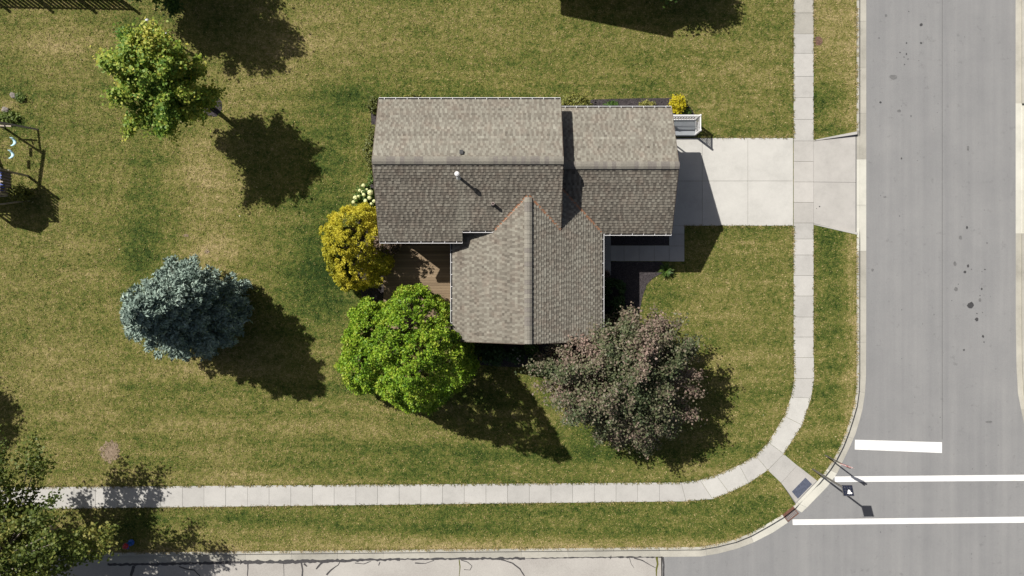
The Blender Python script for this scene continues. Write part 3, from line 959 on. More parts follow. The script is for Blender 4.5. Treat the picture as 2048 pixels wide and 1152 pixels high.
# valley flashing strips
def valley(p, q, n1, n2):
    p, q = Vector(p), Vector(q)
    m = MB()
    up = Vector((0, 0, .035))
    for a, b in ((n1, n2),):
        a, b = Vector(a), Vector(b)
        m.add([p+a+up, p+up*.9, p+b+up, q+a+up, q+up*.9, q+b+up], [(0, 3, 4, 1), (1, 4, 5, 2)])
    m.build('valley_flashing', MATS['copper_flashing'], roof)
k = .062
valley((WRX-.05, 4.44, 5.14), (-.84, 2.87, zw(-.84)), (-k*.4, k, k*PITCH), (k*.4, -k*.6, k*.2))
valley((WRX+.05, 4.44, 5.14), (2.41, 2.87, zw(2.41)), (k*.4, k, k*PITCH), (-k*.4, -k*.6, k*.2))
valley((2.43, 4.93, zw(2.43)), (WW1, 2.82, zw(WW1)), (k*.4, k, k*PITCH), (-k*.4, -k*.6, k*.2))

# walls
def gable_wall(x0, x1, y0, y1, ridge_y, zf, name='wall'):
    prof = [(y0, 0), (y1, 0), (y1, zf(y1)-.15), (ridge_y, zf(ridge_y)-.15), (y0, zf(y0)-.15)]
    m = MB(); n = len(prof)
    m.v += [(x0, y, z) for y, z in prof]+[(x1, y, z) for y, z in prof]
    m.f += [tuple(range(n))[::-1], tuple(range(n, 2*n))]+[(i, (i+1)%n, (i+1)%n+n, i+n) for i in range(n)]
    return m.build(name, MATS['siding'], house)
gable_wall(WX0+.3, WX1-.28, SY2+.45, MN-.45, MRY, zm)
MB().box(WX0+.3, STEPX-.3, SY1+.45, SY2+.44, 0, zm(SY1+.45)-.17).build('wall', MATS['siding'], house)
gable_wall(2.15, GX1-.3, GS+.45, GN-.45, GRY, zg)
prof = [(WW0+.4, 0), (WW1-.4, 0), (WW1-.4, zw(WW1-.4)-.15), (WRX, WRZ-.15), (WW0+.4, zw(WW0+.4)-.15)]
m = MB(); n = 5
m.v += [(x, WS+.35, z) for x, z in prof]+[(x, 3.3, z) for x, z in prof]
m.f += [tuple(range(n)), tuple(range(n, 2*n))[::-1]]+[(i+n, (i+1)%n+n, (i+1)%n, i) for i in range(n)]
m.build('wall', MATS['siding'], house)
# lap siding boards on the walls a viewer above could glimpse
def siding(x0, x1, y0, y1, z0, z1, axis):
    m = MB()
    z = z0
    while z < z1-.05:
        zt = min(z+.16, z1)
        if axis in ('N', 'S'):
            s = 1 if axis == 'N' else -1
            yb = y0
            m.hexa([(x0, min(yb, yb+s*.022), z), (x1, min(yb, yb+s*.022), z), (x1, max(yb, yb+s*.022), z), (x0, max(yb, yb+s*.022), z), (x0, yb-.001, zt), (x1, yb-.001, zt), (x1, yb+.004*s+.002, zt), (x0, yb+.004*s+.002, zt)])
        else:
            s = 1 if axis == 'E' else -1
            xb = x0
            m.hexa([(min(xb, xb+s*.022), y0, z), (max(xb, xb+s*.022), y0, z), (max(xb, xb+s*.022), y1, z), (min(xb, xb+s*.022), y1, z), (xb-.001, y0, zt), (xb+.004*s+.002, y0, zt), (xb+.004*s+.002, y1, zt), (xb-.001, y1, zt)])
        z += .16
    o = m.build('siding_boards', MATS['siding'], house); o['kind'] = 'stuff'
siding(WX0+.3, WX1-.28, MN-.45, 0, .3, 4.2, 'N')
siding(2.15, GX1-.3, GN-.45, 0, .3, 3.1, 'N')
siding(WX0+.3, 0, SY1+.45, MN-.45, .3, 4.2, 'W')
siding(WW0+.4, WW1-.4, WS+.35, 0, .3, 3.2, 'S')
def window(c, wdt, hgt, axis):
    x, y, z = c
    def bx(m, a0, a1, d0, d1, z0, z1):
        if axis in 'NS':
            s = 1 if axis == 'N' else -1
            return m.box(x+a0, x+a1, min(y+s*d0, y+s*d1), max(y+s*d0, y+s*d1), z+z0, z+z1)
        s = 1 if axis == 'E' else -1
        return m.box(min(x+s*d0, x+s*d1), max(x+s*d0, x+s*d1), y+a0, y+a1, z+z0, z+z1)
    m = MB(); hw = wdt/2
    for a0, a1, z0, z1 in ((-hw-.07, -hw, -.07, hgt+.07), (hw, hw+.07, -.07, hgt+.07), (-hw, hw, -.07, 0), (-hw, hw, hgt, hgt+.07), (-.02, .02, 0, hgt)):
        bx(m, a0, a1, -.03, .06, z0, z1)
    wo = m.build('window', MATS['white_trim'], house)
    bx(MB(), -hw, hw, -.02, .03, 0, hgt).build('pane', MATS['dark_glass'], wo)
    bx(MB(), -hw-.1, hw+.1, .0, .11, -.12, -.072).build('sill', MATS['white_trim'], wo)
for x in (-5.2, -2.4, .6): window((x, MN-.45, 2.4), 1.2, 1.1, 'N')
for x in (4.2, 6.3): window((x, GN-.45, 1.4), 1.0, 1.0, 'N')
window((WX0+.3, 7.2, 2.4), 1.2, 1.1, 'W'); window((WX0+.3, 4.6, 2.4), 1.2, 1.1, 'W')
for x in (-1.2, 2.6): window((x, WS+.35, 1.2), 1.5, 1.3, 'S')
window((WW1-.4, -.4, 1.2), 1.5, 1.3, 'E')
window((STEPX-1.8, SY1+.45, 2.4), 1.0, 1.0, 'S')
# doors
gd = MB().box(GX1-.30, GX1-.26, 3.75, 7.9, .03, 2.25).build('garage_door', MATS['garage_door'], house)
for r_ in range(4):
    for c_ in range(8):
        MB().box(GX1-.262, GX1-.245, 3.80+c_*.515, 3.80+c_*.515+.44, .10+r_*.54, .10+r_*.54+.43).build('door_panel', MATS['garage_door'], gd)
fd = MB().box(WW1-.41, WW1-.36, 1.3, 2.25, .18, 2.25).build('door', MATS['brown_trim'], house)
MB().box(WW1-.37, WW1-.30, 1.38, 1.42, 1.1, 1.25).build('handle', MATS['galvanised'], fd)
sd_ = MB().box(GX1-.31, GX1-.27, 8.2, 8.65, .38, 2.3).build('door', MATS['white_trim'], house)
pd = MB().box(WW0+.37, WW0+.41, .2, 2.0, .65, 2.7).build('patio_door', MATS['white_trim'], house)
MB().box(WW0+.355, WW0+.372, .3, 1.9, .75, 2.6).build('pane', MATS['dark_glass'], pd)

# gutters
def gutter(p, q, out, bracket=.56, ends=(1, 1)):
    """p->q along the eave top edge; out: horizontal outward unit vector"""
    p, q, o = Vector(p), Vector(q), Vector((*out, 0))
    L = (q-p).length; d = (q-p)/L
    m = MB()
    W, D_ = .125, .115
    up = Vector((0, 0, 1))
    off = .012
    prof = [(off, -.02), (off, -D_), (off+W, -D_), (off+W, .0), (off+W-.022, .0), (off+W-.022, -.012), (off+W-.010, -.012), (off+W-.010, -D_+.008), (off+.010, -D_+.008), (off+.010, -.02)]
    for e in (p, q):
        m.v += [tuple(e+o*a+up*b) for a, b in prof]
    c = len(prof)
    m.f += [(i, (i+1)%c, (i+1)%c+c, i+c) for i in range(c)]+[tuple(range(c))[::-1], tuple(range(c, 2*c))]
    for e, s in ((p, 1), (q, -1)):
        m.add([tuple(e+d*s*t+o*a+up*b) for t in (0, .008) for a, b in ((off, -D_), (off+W, -D_), (off+W, 0), (off, 0))], [(0, 1, 2, 3), (7, 6, 5, 4), (0, 4, 5, 1), (1, 5, 6, 2), (2, 6, 7, 3), (3, 7, 4, 0)])
    go = m.build('gutter', MATS['white_trim'], house)
    MB().hexa([tuple(e+o*a+up*b) for b in (-D_+.009, -.045) for e, a in ((p+d*.01, off+.012), (q-d*.01, off+.012), (q-d*.01, off+W-.012), (p+d*.01, off+W-.012))]).build('gutter_debris_shade', MATS['gutter_inside'], go)  # dark strip: debris, with the trough's shade painted in
    nb_ = int(L/bracket)
    for i in range(nb_):
        t = (i+.5)*L/nb_
        c0 = p+d*t
        MB().bar(c0+o*(-.05)+up*.012, c0+o*(off+W)+up*.006, .022, .012).build('bracket', MATS['white_trim'], go)
    return go
gutter((WX0, MN, zm(MN)), (WX1, MN, zm(MN)), (0, 1))
gutter((WX1+.02, GN, zg(GN)), (GX1, GN, zg(GN)), (0, 1))
gutter((WX0, SY1, zm(SY1)), (STEPX, SY1, zm(SY1)), (0, -1))
gutter((STEPX+.01, SY2, zm(SY2)), (-.93, SY2, zm(SY2)), (0, -1))
gutter((WW1+.15, GS, zg(GS)), (GX1, GS, zg(GS)), (0, -1))
gutter((WW0, WS, zw(WW0)), (WW0, 2.85, zw(WW0)), (-1, 0))
gutter((WW1, WS, zw(WW1)), (WW1, GS-.02, zw(WW1)), (1, 0))
for x, y, z, dx, dy in ((WX0+.15, MN+.07, zm(MN), 0, -.42), (GX1-.2, GN+.07, zg(GN), 0, -.42), (GX1-.2, GS-.07, zg(GS), 0, .42), (WW0-.07, WS+.5, zw(WW0), .40, 0)):
    MB().bar((x, y, z-.11), (x+dx, y+dy, z-.45), .07, .05).bar((x+dx, y+dy, z-.45), (x+dx, y+dy, .1), .07, .05).build('downspout', MATS['white_trim'], house)
# rake trim boards on the gables
def rake(p, q, r_):
    MB().bar(Vector(p)+Vector((0, 0, -.09)), Vector(q)+Vector((0, 0, -.09)), .03, .17).build('rake_trim', MATS['brown_trim'], house)
e_ = .017
rake((WX0-e_, MN, zm(MN)), (WX0-e_, MRY, MRZ), 0); rake((WX0-e_, SY1, zm(SY1)), (WX0-e_, MRY, MRZ), 0)
rake((GX1+e_, GN, zg(GN)), (GX1+e_, GRY, GRZ), 0); rake((GX1+e_, GS, zg(GS)), (GX1+e_, GRY, GRZ), 0)
rake((WX1+e_, MN, zm(MN)), (WX1+e_, MRY, MRZ), 0); rake((WX1+e_, SY2+.05, zm(SY2+.05)), (WX1+e_, MRY, MRZ), 0)
rake((WW0, WS-e_, zw(WW0)), (WRX, WS-e_, WRZ), 0); rake((WW1, WS-e_, zw(WW1)), (WRX, WS-e_, WRZ), 0)

# flue, vent pipes
def on_main(px, py, extra=0):
    y = 5.0
    for _ in range(12):
        z = zm(y)+extra; x, y, _z = P(px, py, z)
    return x, y, zm(y)
fx, fy, fz = on_main(917, 354)
fl = MB().lathe((fx, fy, fz-.15), [(.065, 0), (.065, 1.05)], 18).build('flue_pipe', MATS['galvanised'], house, True)
MB().lathe((fx, fy, fz+.84), [(.07, 0), (.115, .02), (.115, .13), (.10, .15), (.04, .18)], 20).build('flue_cap', MATS['white_trim'], fl)
MB().lathe((fx, fy, fz-.16), [(.17, .0), (.15, .12), (.07, .24)], 18).build('flue_collar', MATS['galvanised'], fl)
m_plain('vent_clay', (.30, .24, .22), .7)
vx, vy, vz = on_main(986.5, 409)
vp = MB().lathe((vx, vy, vz-.1), [(.075, 0), (.075, .50), (.05, .50), (.05, .34)], 16).build('vent_pipe', MATS['vent_clay'], house, True)
MB().lathe((vx, vy, vz-.1), [(.14, 0), (.13, .09), (.067, .20)], 16).build('vent_boot', MATS['dark_rubber'], vp)
sx, sy, sz = on_main(923, 305)
MB().box(sx-.07, sx+.07, sy-.07, sy+.09, sz-.04, sz+.11).add([(sx-.09, sy+.11, sz+.12), (sx+.09, sy+.11, sz+.12), (sx+.09, sy-.09, sz+.15), (sx-.09, sy-.09, sz+.15)], [(0, 1, 2, 3)]).build('roof_vent', MATS['dark_rubber'], house)

# ------------------------------------------------------------------ deck
deck = empty('deck', (-5, .5, 0), 'brown wooden deck of long boards in the corner between the roofs', 'deck')
DZ = .60
dx0, dx1, dyS, dyN = -7.0, WW0+.38, -2.2, 2.80
yb = dyS; i = 0
while yb < dyN-.05:
    y1 = min(yb+.138, dyN)
    # the north-west corner is cut off at 45 degrees
    cut = max(0, (yb+.14)-1.55)
    x0 = dx0+cut if cut > 0 else dx0
    if dx1-x0 > .2:
        m = MB()
        x00 = dx0+max(0, yb-1.55); x01 = dx0+max(0, y1-1.55)
        m.prism([(x00, yb), (dx1, yb), (dx1, y1), (x01, y1)], DZ-.03, DZ+random.uniform(-.002, .002)).build('board', MATS['deck_wood'], deck)
    yb += .146
MB().box(dx0+.05, dx1-.02, dyS-.03, dyS, 0, DZ+.012).build('skirt', MATS['deck_wood'], deck)
MB().box(dx0-.03, dx0, dyS, 1.5, 0, DZ+.012).build('skirt', MATS['deck_wood'], deck)
MB().bar((dx0-.02, 1.5, DZ-.02), (dx0+1.27, 2.80, DZ-.02), .10, .09).build('edge_board', MATS['deck_wood'], deck)
for x in (dx0+.2, -5.2, -3.4):
    for y in (dyS+.2, 0, 2.0 if x > -6 else 1.2):
        MB().box(x-.05, x+.05, y-.05, y+.05, 0, DZ-.035).build('post', MATS['weathered_wood'], deck)
MB().box(dx0+.05, dx1-.02, dyS+.05, dyN, .2, .205).build('under_sheet', MATS['dark_rubber'], deck)  # thin dark sheet raised off the ground beneath the boards

# ------------------------------------------------------------------ side porch with white railing
porch = empty('side_porch', (9.6, 8.6, 0), 'small grey side landing with white baluster railing beside the driveway', 'porch')
x0, x1 = GX1-.31, P2(1388.5, 0)[0]; yN, yS = P2(0, 242)[1], P2(0, 273)[1]
for k_ in range(3):
    a, b = x0+(x1-x0)*k_/3, x0+(x1-x0)*(k_+1)/3
    MB().box(a+.004, b-.004, yS, yN, .0, .34).build('floor_panel', MATS['porch_floor'], porch)
MB().box(x0, x1+.03, yN+.004, yN+.06, 0, .345).build('edge_board', MATS['brown_trim'], porch)
RT = 1.40
def rail_run(p, q, n):
    p, q = Vector(p), Vector(q)
    r = MB().bar(p+Vector((0, 0, RT-.03)), q+Vector((0, 0, RT-.03)), .06, .06).build('top_rail', MATS['white_trim'], porch)
    MB().bar(p+Vector((0, 0, .44)), q+Vector((0, 0, .44)), .045, .05).build('bottom_rail', MATS['white_trim'], porch)
    MB().bar(p+Vector((0, 0, .44+.56)), q+Vector((0, 0, .44+.56)), .03, .03).build('mid_rail', MATS['white_trim'], porch)
    for i in range(n):
        c = p+(q-p)*((i+.5)/n)
        MB().box(c.x-.016, c.x+.016, c.y-.016, c.y+.016, .44, RT-.05).build('baluster', MATS['white_trim'], porch)
for x, y in ((x1-.02, yN-.02), (x1-.02, yS+.04), (x0+.62, yN-.02), (x0+.06, yN-.02)):
    MB().box(x-.04, x+.04, y-.04, y+.04, .0, RT+.03).build('post', MATS['white_trim'], porch)
    MB().hexa([(x-.05, y-.05, RT+.031), (x+.05, y-.05, RT+.031), (x+.05, y+.05, RT+.031), (x-.05, y+.05, RT+.031), (x-.02, y-.02, RT+.06), (x+.02, y-.02, RT+.06), (x+.02, y+.02, RT+.06), (x-.02, y+.02, RT+.06)]).build('post_cap', MATS['white_trim'], porch)
rail_run((x0+.06, yN-.02, 0), (x0+.60, yN-.02, 0), 5)
rail_run((x0+.64, yN-.02, 0), (x1-.05, yN-.02, 0), 11)
rail_run((x1-.02, yN-.05, 0), (x1-.02, yS+.07, 0), 9)

# ------------------------------------------------------------------ neighbouring house beyond the top edge
nh = empty('house', (5, 22, 0), 'neighbouring grey gabled house whose roof shades the lawn above the driveway', 'house')
nx0, nxr = .35, 4.86; nx1 = 2*nxr-nx0; ny0, ny1 = 17.0, 28.0; nze, nzr = 3.36, 3.36+(4.86-.35)*.5
for sgn, xe in ((1, nx0), (-1, nx1)):
    ya = ny0 if sgn == 1 else ny0+.35
    MB().prism([(xe, ya), (nxr, ya), (nxr, ny1), (xe, ny1)], [nze-.15, nzr-.15, nzr-.15, nze-.15], [nze, nzr, nzr, nze]).build('roof', MATS['shingle'], nh)
prof = [(nx0+.4, 0), (nx1-.4, 0), (nx1-.4, nze), (nxr, nzr-.2), (nx0+.4, nze)]
m = MB(); n = 5
m.v += [(x, ny0+.4, z) for x, z in prof]+[(x, ny1-.4, z) for x, z in prof]
m.f += [tuple(range(n)), tuple(range(n, 2*n))[::-1]]+[(i+n, (i+1)%n+n, (i+1)%n, i) for i in range(n)]
m.build('wall', MATS['siding'], nh)
for x in (2.6, 6.6):
    wo = MB().box(x-.6, x+.6, ny0+.36, ny0+.42, 1.2, 2.4).build('window', MATS['white_trim'], nh)
    MB().box(x-.53, x+.53, ny0+.345, ny0+.362, 1.27, 2.33).build('pane', MATS['dark_glass'], wo)


# ------------------------------------------------------------------ signs at the corner
def text_mesh(txt, size, extr):
    cu = bpy.data.curves.new('lettering', 'FONT')
    cu.body = txt; cu.size = size; cu.extrude = extr; cu.align_x = 'CENTER'; cu.align_y = 'CENTER'; cu.resolution_u = 2
    o = bpy.data.objects.new('lettering', cu); col.objects.link(o)
    bpy.context.view_layer.update()
    me = bpy.data.meshes.new_from_object(o.evaluated_get(bpy.context.evaluated_depsgraph_get()))
    bpy.data.objects.remove(o); return me
bx_, by_, _ = P(1650, 910)
ss = empty('stop_sign', (bx_, by_, 0), 'red octagonal stop sign on a thin steel post at the corner', 'sign')
MB().box(bx_-.03, bx_+.03, by_-.025, by_+.025, -.1, 2.95).build('post', MATS['pole_steel'], ss)
zc = 2.52; R8 = .40
SR = Matrix.Translation((bx_, by_, 0)) @ Matrix.Rotation(math.radians(-17), 4, 'Z') @ Matrix.Translation((-bx_, -by_, 0))
def octo(r, y0, y1):
    m = MB()
    ring = [(bx_+r*math.cos(math.pi/8+k*math.pi/4), zc+r*math.sin(math.pi/8+k*math.pi/4)) for k in range(8)]
    m.v += [(x, y0, z) for x, z in ring]+[(x, y1, z) for x, z in ring]
    m.f += [tuple(range(8)), tuple(range(8, 16))[::-1]]+[(i+8, (i+1)%8+8, (i+1)%8, i) for i in range(8)]
    m.v = [tuple(SR @ Vector(q)) for q in m.v]
    return m
pl = octo(R8, by_+.028, by_+.032).build('panel', MATS['sign_white'], ss)
octo(R8*.93, by_+.0325, by_+.036).build('red_face', MATS['stop_red'], pl)
tm = text_mesh('STOP', .30, .002)
tm.transform(Matrix(((-1, 0, 0, bx_), (0, 0, 1, by_+.040), (0, 1, 0, zc), (0, 0, 0, 1))))
tm.transform(SR)
link_mesh('lettering', tm, MATS['sign_white'], pl)

bx_, by_, _ = P(1625.5, 938.5)
sp = empty('solar_panel_post', (bx_, by_, 0), 'tall steel post topped by a tilted dark solar panel near the kerb ramp', 'post')
MB().tube([(bx_, by_, -.1), (bx_, by_, 4.05)], .05, 12).build('post', MATS['pole_steel'], sp)
def tilt(pts, c, ang, rz=0):
    M = Matrix.Translation(Vector(c)) @ Matrix.Rotation(rz, 4, 'Z') @ Matrix.Rotation(ang, 4, 'X')
    return [tuple(M @ Vector(p)) for p in pts]
def tbox(x0, x1, y0, y1, z0, z1, c, ang, rz=0):
    return MB().hexa(tilt([(x0,y0,z0),(x1,y0,z0),(x1,y1,z0),(x0,y1,z0),(x0,y0,z1),(x1,y0,z1),(x1,y1,z1),(x0,y1,z1)], c, ang, rz))
pc = (bx_+.02, by_-.02, 4.08); pa = math.radians(-24)
pn_ = tbox(-.27, .27, -.27, .27, -.02, .02, pc, pa).build('solar_panel', MATS['pole_steel'], sp)
for i in range(4):
    for j in range(4):
        tbox(-.255+i*.1285, -.255+i*.1285+.122, -.255+j*.1285, -.255+j*.1285+.122, .021, .026, pc, pa).build('solar_cell', MATS['solar_cells'], pn_)
for k_, (a, b, r1, r2) in enumerate([(.05, -.06, .075, .10), (.13, -.13, .06, .05), (-.02, -.14, .04, .035)]):  # white blotches painted on the panel as a sun glint
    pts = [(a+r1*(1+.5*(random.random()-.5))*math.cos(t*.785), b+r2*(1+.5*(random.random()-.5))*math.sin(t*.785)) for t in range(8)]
    m = MB(); m.v += tilt([(x, y, .0275) for x, y in pts], pc, pa); m.f.append(tuple(range(8))); m.build('painted_glint', MATS['sign_white'], pn_)
MB().bar((bx_, by_, 3.75), (bx_+.02, by_-.14, 4.02), .05, .05).build('strut', MATS['pole_steel'], sp)

# ------------------------------------------------------------------ fire hydrant
hx, hy, _ = P(263, 1084.5)
hd = empty('fire_hydrant', (hx, hy, 0), 'blue fire hydrant with red bonnet on the grass verge under the corner tree', 'hydrant')
MB().lathe((hx, hy, 0), [(.17, 0), (.17, .05), (.11, .06), (.11, .50), (.15, .52), (.15, .57)], 16).build('barrel', MATS['hydrant_blue'], hd, True)
MB().lathe((hx, hy, .57), [(.15, 0), (.15, .04), (.13, .12), (.07, .19), (.03, .20), (.03, .25)], 16).build('bonnet', MATS['hydrant_red'], hd, True)
for d in ((1, 0), (-1, 0), (0, -1)):
    MB().tube([(hx+d[0]*.09, hy+d[1]*.09, .40), (hx+d[0]*.21, hy+d[1]*.21, .40)], .065, 10).build('nozzle_cap', MATS['hydrant_blue'], hd)

# ------------------------------------------------------------------ manhole cover in the verge
hx, hy, _ = P(1636, 82)
mh = empty('manhole_cover', (hx, hy, 0), 'round brown iron cover in the grass strip by the sidewalk', 'cover')
MB().lathe((hx, hy, -.05), [(.255, 0), (.255, .062)], 24).build('frame', MATS['manhole_iron'], mh)
cv = MB().lathe((hx, hy, -.04), [(.225, 0), (.225, .060)], 24).build('lid', MATS['rust_iron'], mh)
for i in range(-3, 4):
    for j in range(-3, 4):
        if i*i+j*j < 10: MB().box(hx+i*.06-.018, hx+i*.06+.018, hy+j*.06-.018, hy+j*.06+.018, .018, .026).build('stud', MATS['manhole_iron'], cv)

# ------------------------------------------------------------------ white capped post near the maple
hx, hy, _ = P(331.5, 69)
wp = empty('lamp_post', (hx, hy, 0), 'white post with a round white cap between maple and shaded lawn', 'post')
MB().tube([(hx, hy, -.1), (hx, hy, 1.92)], .055, 12).build('post', MATS['galvanised'], wp)
MB().lathe((hx, hy, 1.90), [(.06, 0), (.115, .03), (.125, .10), (.095, .19), (.03, .23)], 16).build('cap', MATS['white_trim'], wp, True)
MB().lathe((hx, hy, 0), [(.11, 0), (.10, .04), (.06, .06)], 14).build('base', MATS['galvanised'], wp)

# ------------------------------------------------------------------ picket fence at the top left
fn = empty('picket_fence', P(100, -12), 'weathered grey picket fence with narrow gaps at the lawn edge beyond the maple', 'fence')
fa, fb = Vector((*P2(-330, -16), 0)), Vector((*P2(238, -7), 0))
fd_ = (fb-fa).normalized(); fL = (fb-fa).length; fnm = Vector((fd_.y, -fd_.x, 0))
pitch = 9.35/36
pk = MB()
hw = .088
for yo in (.012, .034):
    pk.v += [tuple(fd_*a+fnm*yo*-1+Vector((0, 0, z))) for a, z in ((-hw, .06), (hw, .06), (hw, 1.40), (0, 1.50), (-hw, 1.40))]
pk.f += [(0, 1, 2, 3, 4), (9, 8, 7, 6, 5)]+[(i+5, (i+1)%5+5, (i+1)%5, i) for i in range(5)]
pme = pk.mesh('picket'); pme.materials.append(MATS['grey_wood'])
for i in range(int(fL/pitch)):
    o = bpy.data.objects.new('picket', pme); col.objects.link(o); o.parent = fn
    o.matrix_parent_inverse = Matrix.Translation(-Vector(fn.location))
    o.location = fa+fd_*pitch*(i+.5); o.rotation_euler = (0, 0, random.uniform(-.01, .01))
for z in (.35, 1.24):
    MB().bar(fa+fnm*.03+Vector((0, 0, z)), fb+fnm*.03+Vector((0, 0, z)), .04, .10).build('rail', MATS['grey_wood'], fn)
for t in list(np.arange(fL, 0, -2.4)):
    c = fa+fd_*float(t)+fnm*.09
    MB().box(c.x-.055, c.x+.055, c.y-.055, c.y+.055, -.1, 1.55).build('post', MATS['weathered_wood'], fn)
    MB().box(c.x-.07, c.x+.07, c.y-.07, c.y+.07, 1.551, 1.58).build('post_cap', MATS['weathered_wood'], fn)

# ------------------------------------------------------------------ swing set with play tower at the left edge
SW = empty('play_set', P(0, 320), 'wooden swing frame joined to a play tower with blue slide beside the lawn rocks', 'play set')
def PB(name, p, q, w_=.09, h_=.09, mat='weathered_wood'):
    return MB().bar(p, q, w_, h_).build(name, MATS[mat], SW)
apex = P2(20, 257); tower_end = P2(6, 342)
PB('swing_beam', (apex[0]-.02, apex[1]+.25, 2.62), (tower_end[0], tower_end[1], 2.62), .10, .15)
f1, f2 = P2(76, 259), P2(9, 258)
PB('leg', (f1[0], f1[1], 0), (apex[0]+.08, apex[1], 2.20)); PB('leg', (f2[0], f2[1]+.05, 0), (apex[0]-.06, apex[1]+.03, 2.62))
PB('brace', (P2(48, 258)[0], f1[1]-.05, 1.0), (P2(11, 258)[0], f2[1]-.02, 1.0), .07, .07)
PB('brace', (P2(36, 258)[0], f1[1]+.03, 1.0), (apex[0]+.03, apex[1]+.05, 1.75), .06, .06)
PB('post_top', (apex[0]+.06, apex[1], 2.1), (apex[0], apex[1]+.02, 2.60), .08, .08)
# play tower
tx0, tx1 = P2(-45, 0)[0], P2(56, 0)[0]; ty0, ty1 = P2(0, 397)[1], P2(0, 352)[1]
for x in (tx0, tx1):
    for y in (ty0, ty1): MB().box(x-.05, x+.05, y-.05, y+.05, 0, 2.35 if x == tx1 else 2.9).build('post', MATS['weathered_wood'], SW)
pz = 1.35
nbd = 12
for i in range(nbd):
    a = tx0+(tx1-tx0)*i/nbd
    MB().box(a+.005, a+(tx1-tx0)/nbd-.005, ty0-.04, ty1+.04, pz, pz+.035).build('floor_board', MATS['weathered_wood'], SW)
for y in (ty0-.07, ty1+.07):
    for z in (pz+.12, pz+.80): MB().box(tx0, tx1+.05, y-.02, y+.02, z, z+.09).build('rail', MATS['weathered_wood'], SW)
    for i in range(12):
        a = tx0+(tx1-tx0)*(i+.5)/12
        MB().box(a-.04, a+.04, y-.012+(.03 if y > 0 else .03), y+.012+.03, pz+.05, pz+.88).build('slat', MATS['grey_wood'], SW)
for i in range(8):
    b = ty0+(ty1-ty0)*(i+.5)/8
    MB().box(tx1+.055, tx1+.08, b-.045, b+.045, pz+.05, pz+.88).build('slat', MATS['grey_wood'], SW)
# plank roof over the far half
rz = 3.15; rxm = (tx0+tx1)/2-.25
for sgn in (-1, 1):
    for i in range(6):
        t0, t1 = i/6, (i+.96)/6
        xa, xb = rxm+sgn*1.05*t0, rxm+sgn*1.05*t1
        MB().hexa([(min(xa, xb), ty0-.2, (rz-.75*(t0 if sgn > 0 else t1))-.025), (max(xa, xb), ty0-.2, (rz-.75*(t1 if sgn > 0 else t0))-.025), (max(xa, xb), ty1+.2, (rz-.75*(t1 if sgn > 0 else t0))-.025), (min(xa, xb), ty1+.2, (rz-.75*(t0 if sgn > 0 else t1))-.025),
                   (min(xa, xb), ty0-.2, (rz-.75*(t0 if sgn > 0 else t1))), (max(xa, xb), ty0-.2, (rz-.75*(t1 if sgn > 0 else t0))), (max(xa, xb), ty1+.2, (rz-.75*(t1 if sgn > 0 else t0))), (min(xa, xb), ty1+.2, (rz-.75*(t0 if sgn > 0 else t1)))]).build('roof_plank', MATS['weathered_wood'], SW)
for y in (ty0, ty1): PB('roof_post', (rxm, y, 1.3), (rxm, y, rz-.1))
sl = MB(); n_ = 10
for i in range(n_+1):
    t = i/n_; x = tx0+.55-.0*t; yy = ty1+.1+1.9*t; z = pz*(1-t)**1.25+.12
    sl.v += [(x-.25, yy, z+.14), (x-.22, yy, z), (x+.22, yy, z), (x+.25, yy, z+.14)]
for i in range(n_):
    for j in range(3): sl.f.append((i*4+j, i*4+j+1, (i+1)*4+j+1, (i+1)*4+j))
sl.build('slide', MATS['slide_blue'], SW)
# blue play panel and tarp on the platform
MB().box(tx1-.75, tx1-.1, ty1-.42, ty1-.05, pz+.50, pz+.56).box(tx1-.75, tx1-.1, ty1-.05, ty1-.02, pz+.04, pz+.499).build('play_panel', MATS['blue_plastic'], SW)
MB().box(tx1-.9, tx1-.3, ty0+.25, ty0+.65, pz+.04, pz+.09).build('play_mat', MATS['blue_plastic'], SW)
MB().bar((tx1+.1, ty0-.1, 0), (tx1-.6, ty0-.55, pz+.3), .07, .05).build('ladder_rail', MATS['weathered_wood'], SW)
def swing(ipx, ipy, lab):
    zs = .62
    x, y, _ = P(ipx, ipy, zs)
    t = (y-apex[1])/(tower_end[1]-apex[1]); xb = apex[0]+(tower_end[0]-apex[0])*t
    r = empty('swing', (x, y, zs), lab, 'swing', 'swings hanging from the wooden frame')
    m = MB(); n_ = 10
    for i in range(n_+1):
        a = -1+2*i/n_
        yy = y+a*.24; zz = zs+.17*a*a
        xo = .10*(1-a*a)
        m.v += [(x-.085+xo, yy, zz), (x+.085+xo, yy, zz), (x-.085+xo, yy, zz-.02), (x+.085+xo, yy, zz-.02)]
    for i in range(n_):
        b = i*4
        m.f += [(b, b+1, b+5, b+4), (b+3, b+2, b+6, b+7), (b+2, b, b+4, b+6), (b+1, b+3, b+7, b+5)]
    m.f += [(0, 2, 3, 1), (n_*4, n_*4+1, n_*4+3, n_*4+2)]
    m.build('seat', MATS['swing_plastic'], r, True)
    for a in (-1, 1):
        MB().tube([(x, y+a*.24, zs+.16), (xb, y+a*.26, 2.56)], .012, 6).build('rope', MATS['rope'], r)
swing(26, 284.5, 'pale blue belt swing hanging nearer the open end of the wooden frame')
swing(22, 309.5, 'pale blue belt swing hanging nearer the play tower')

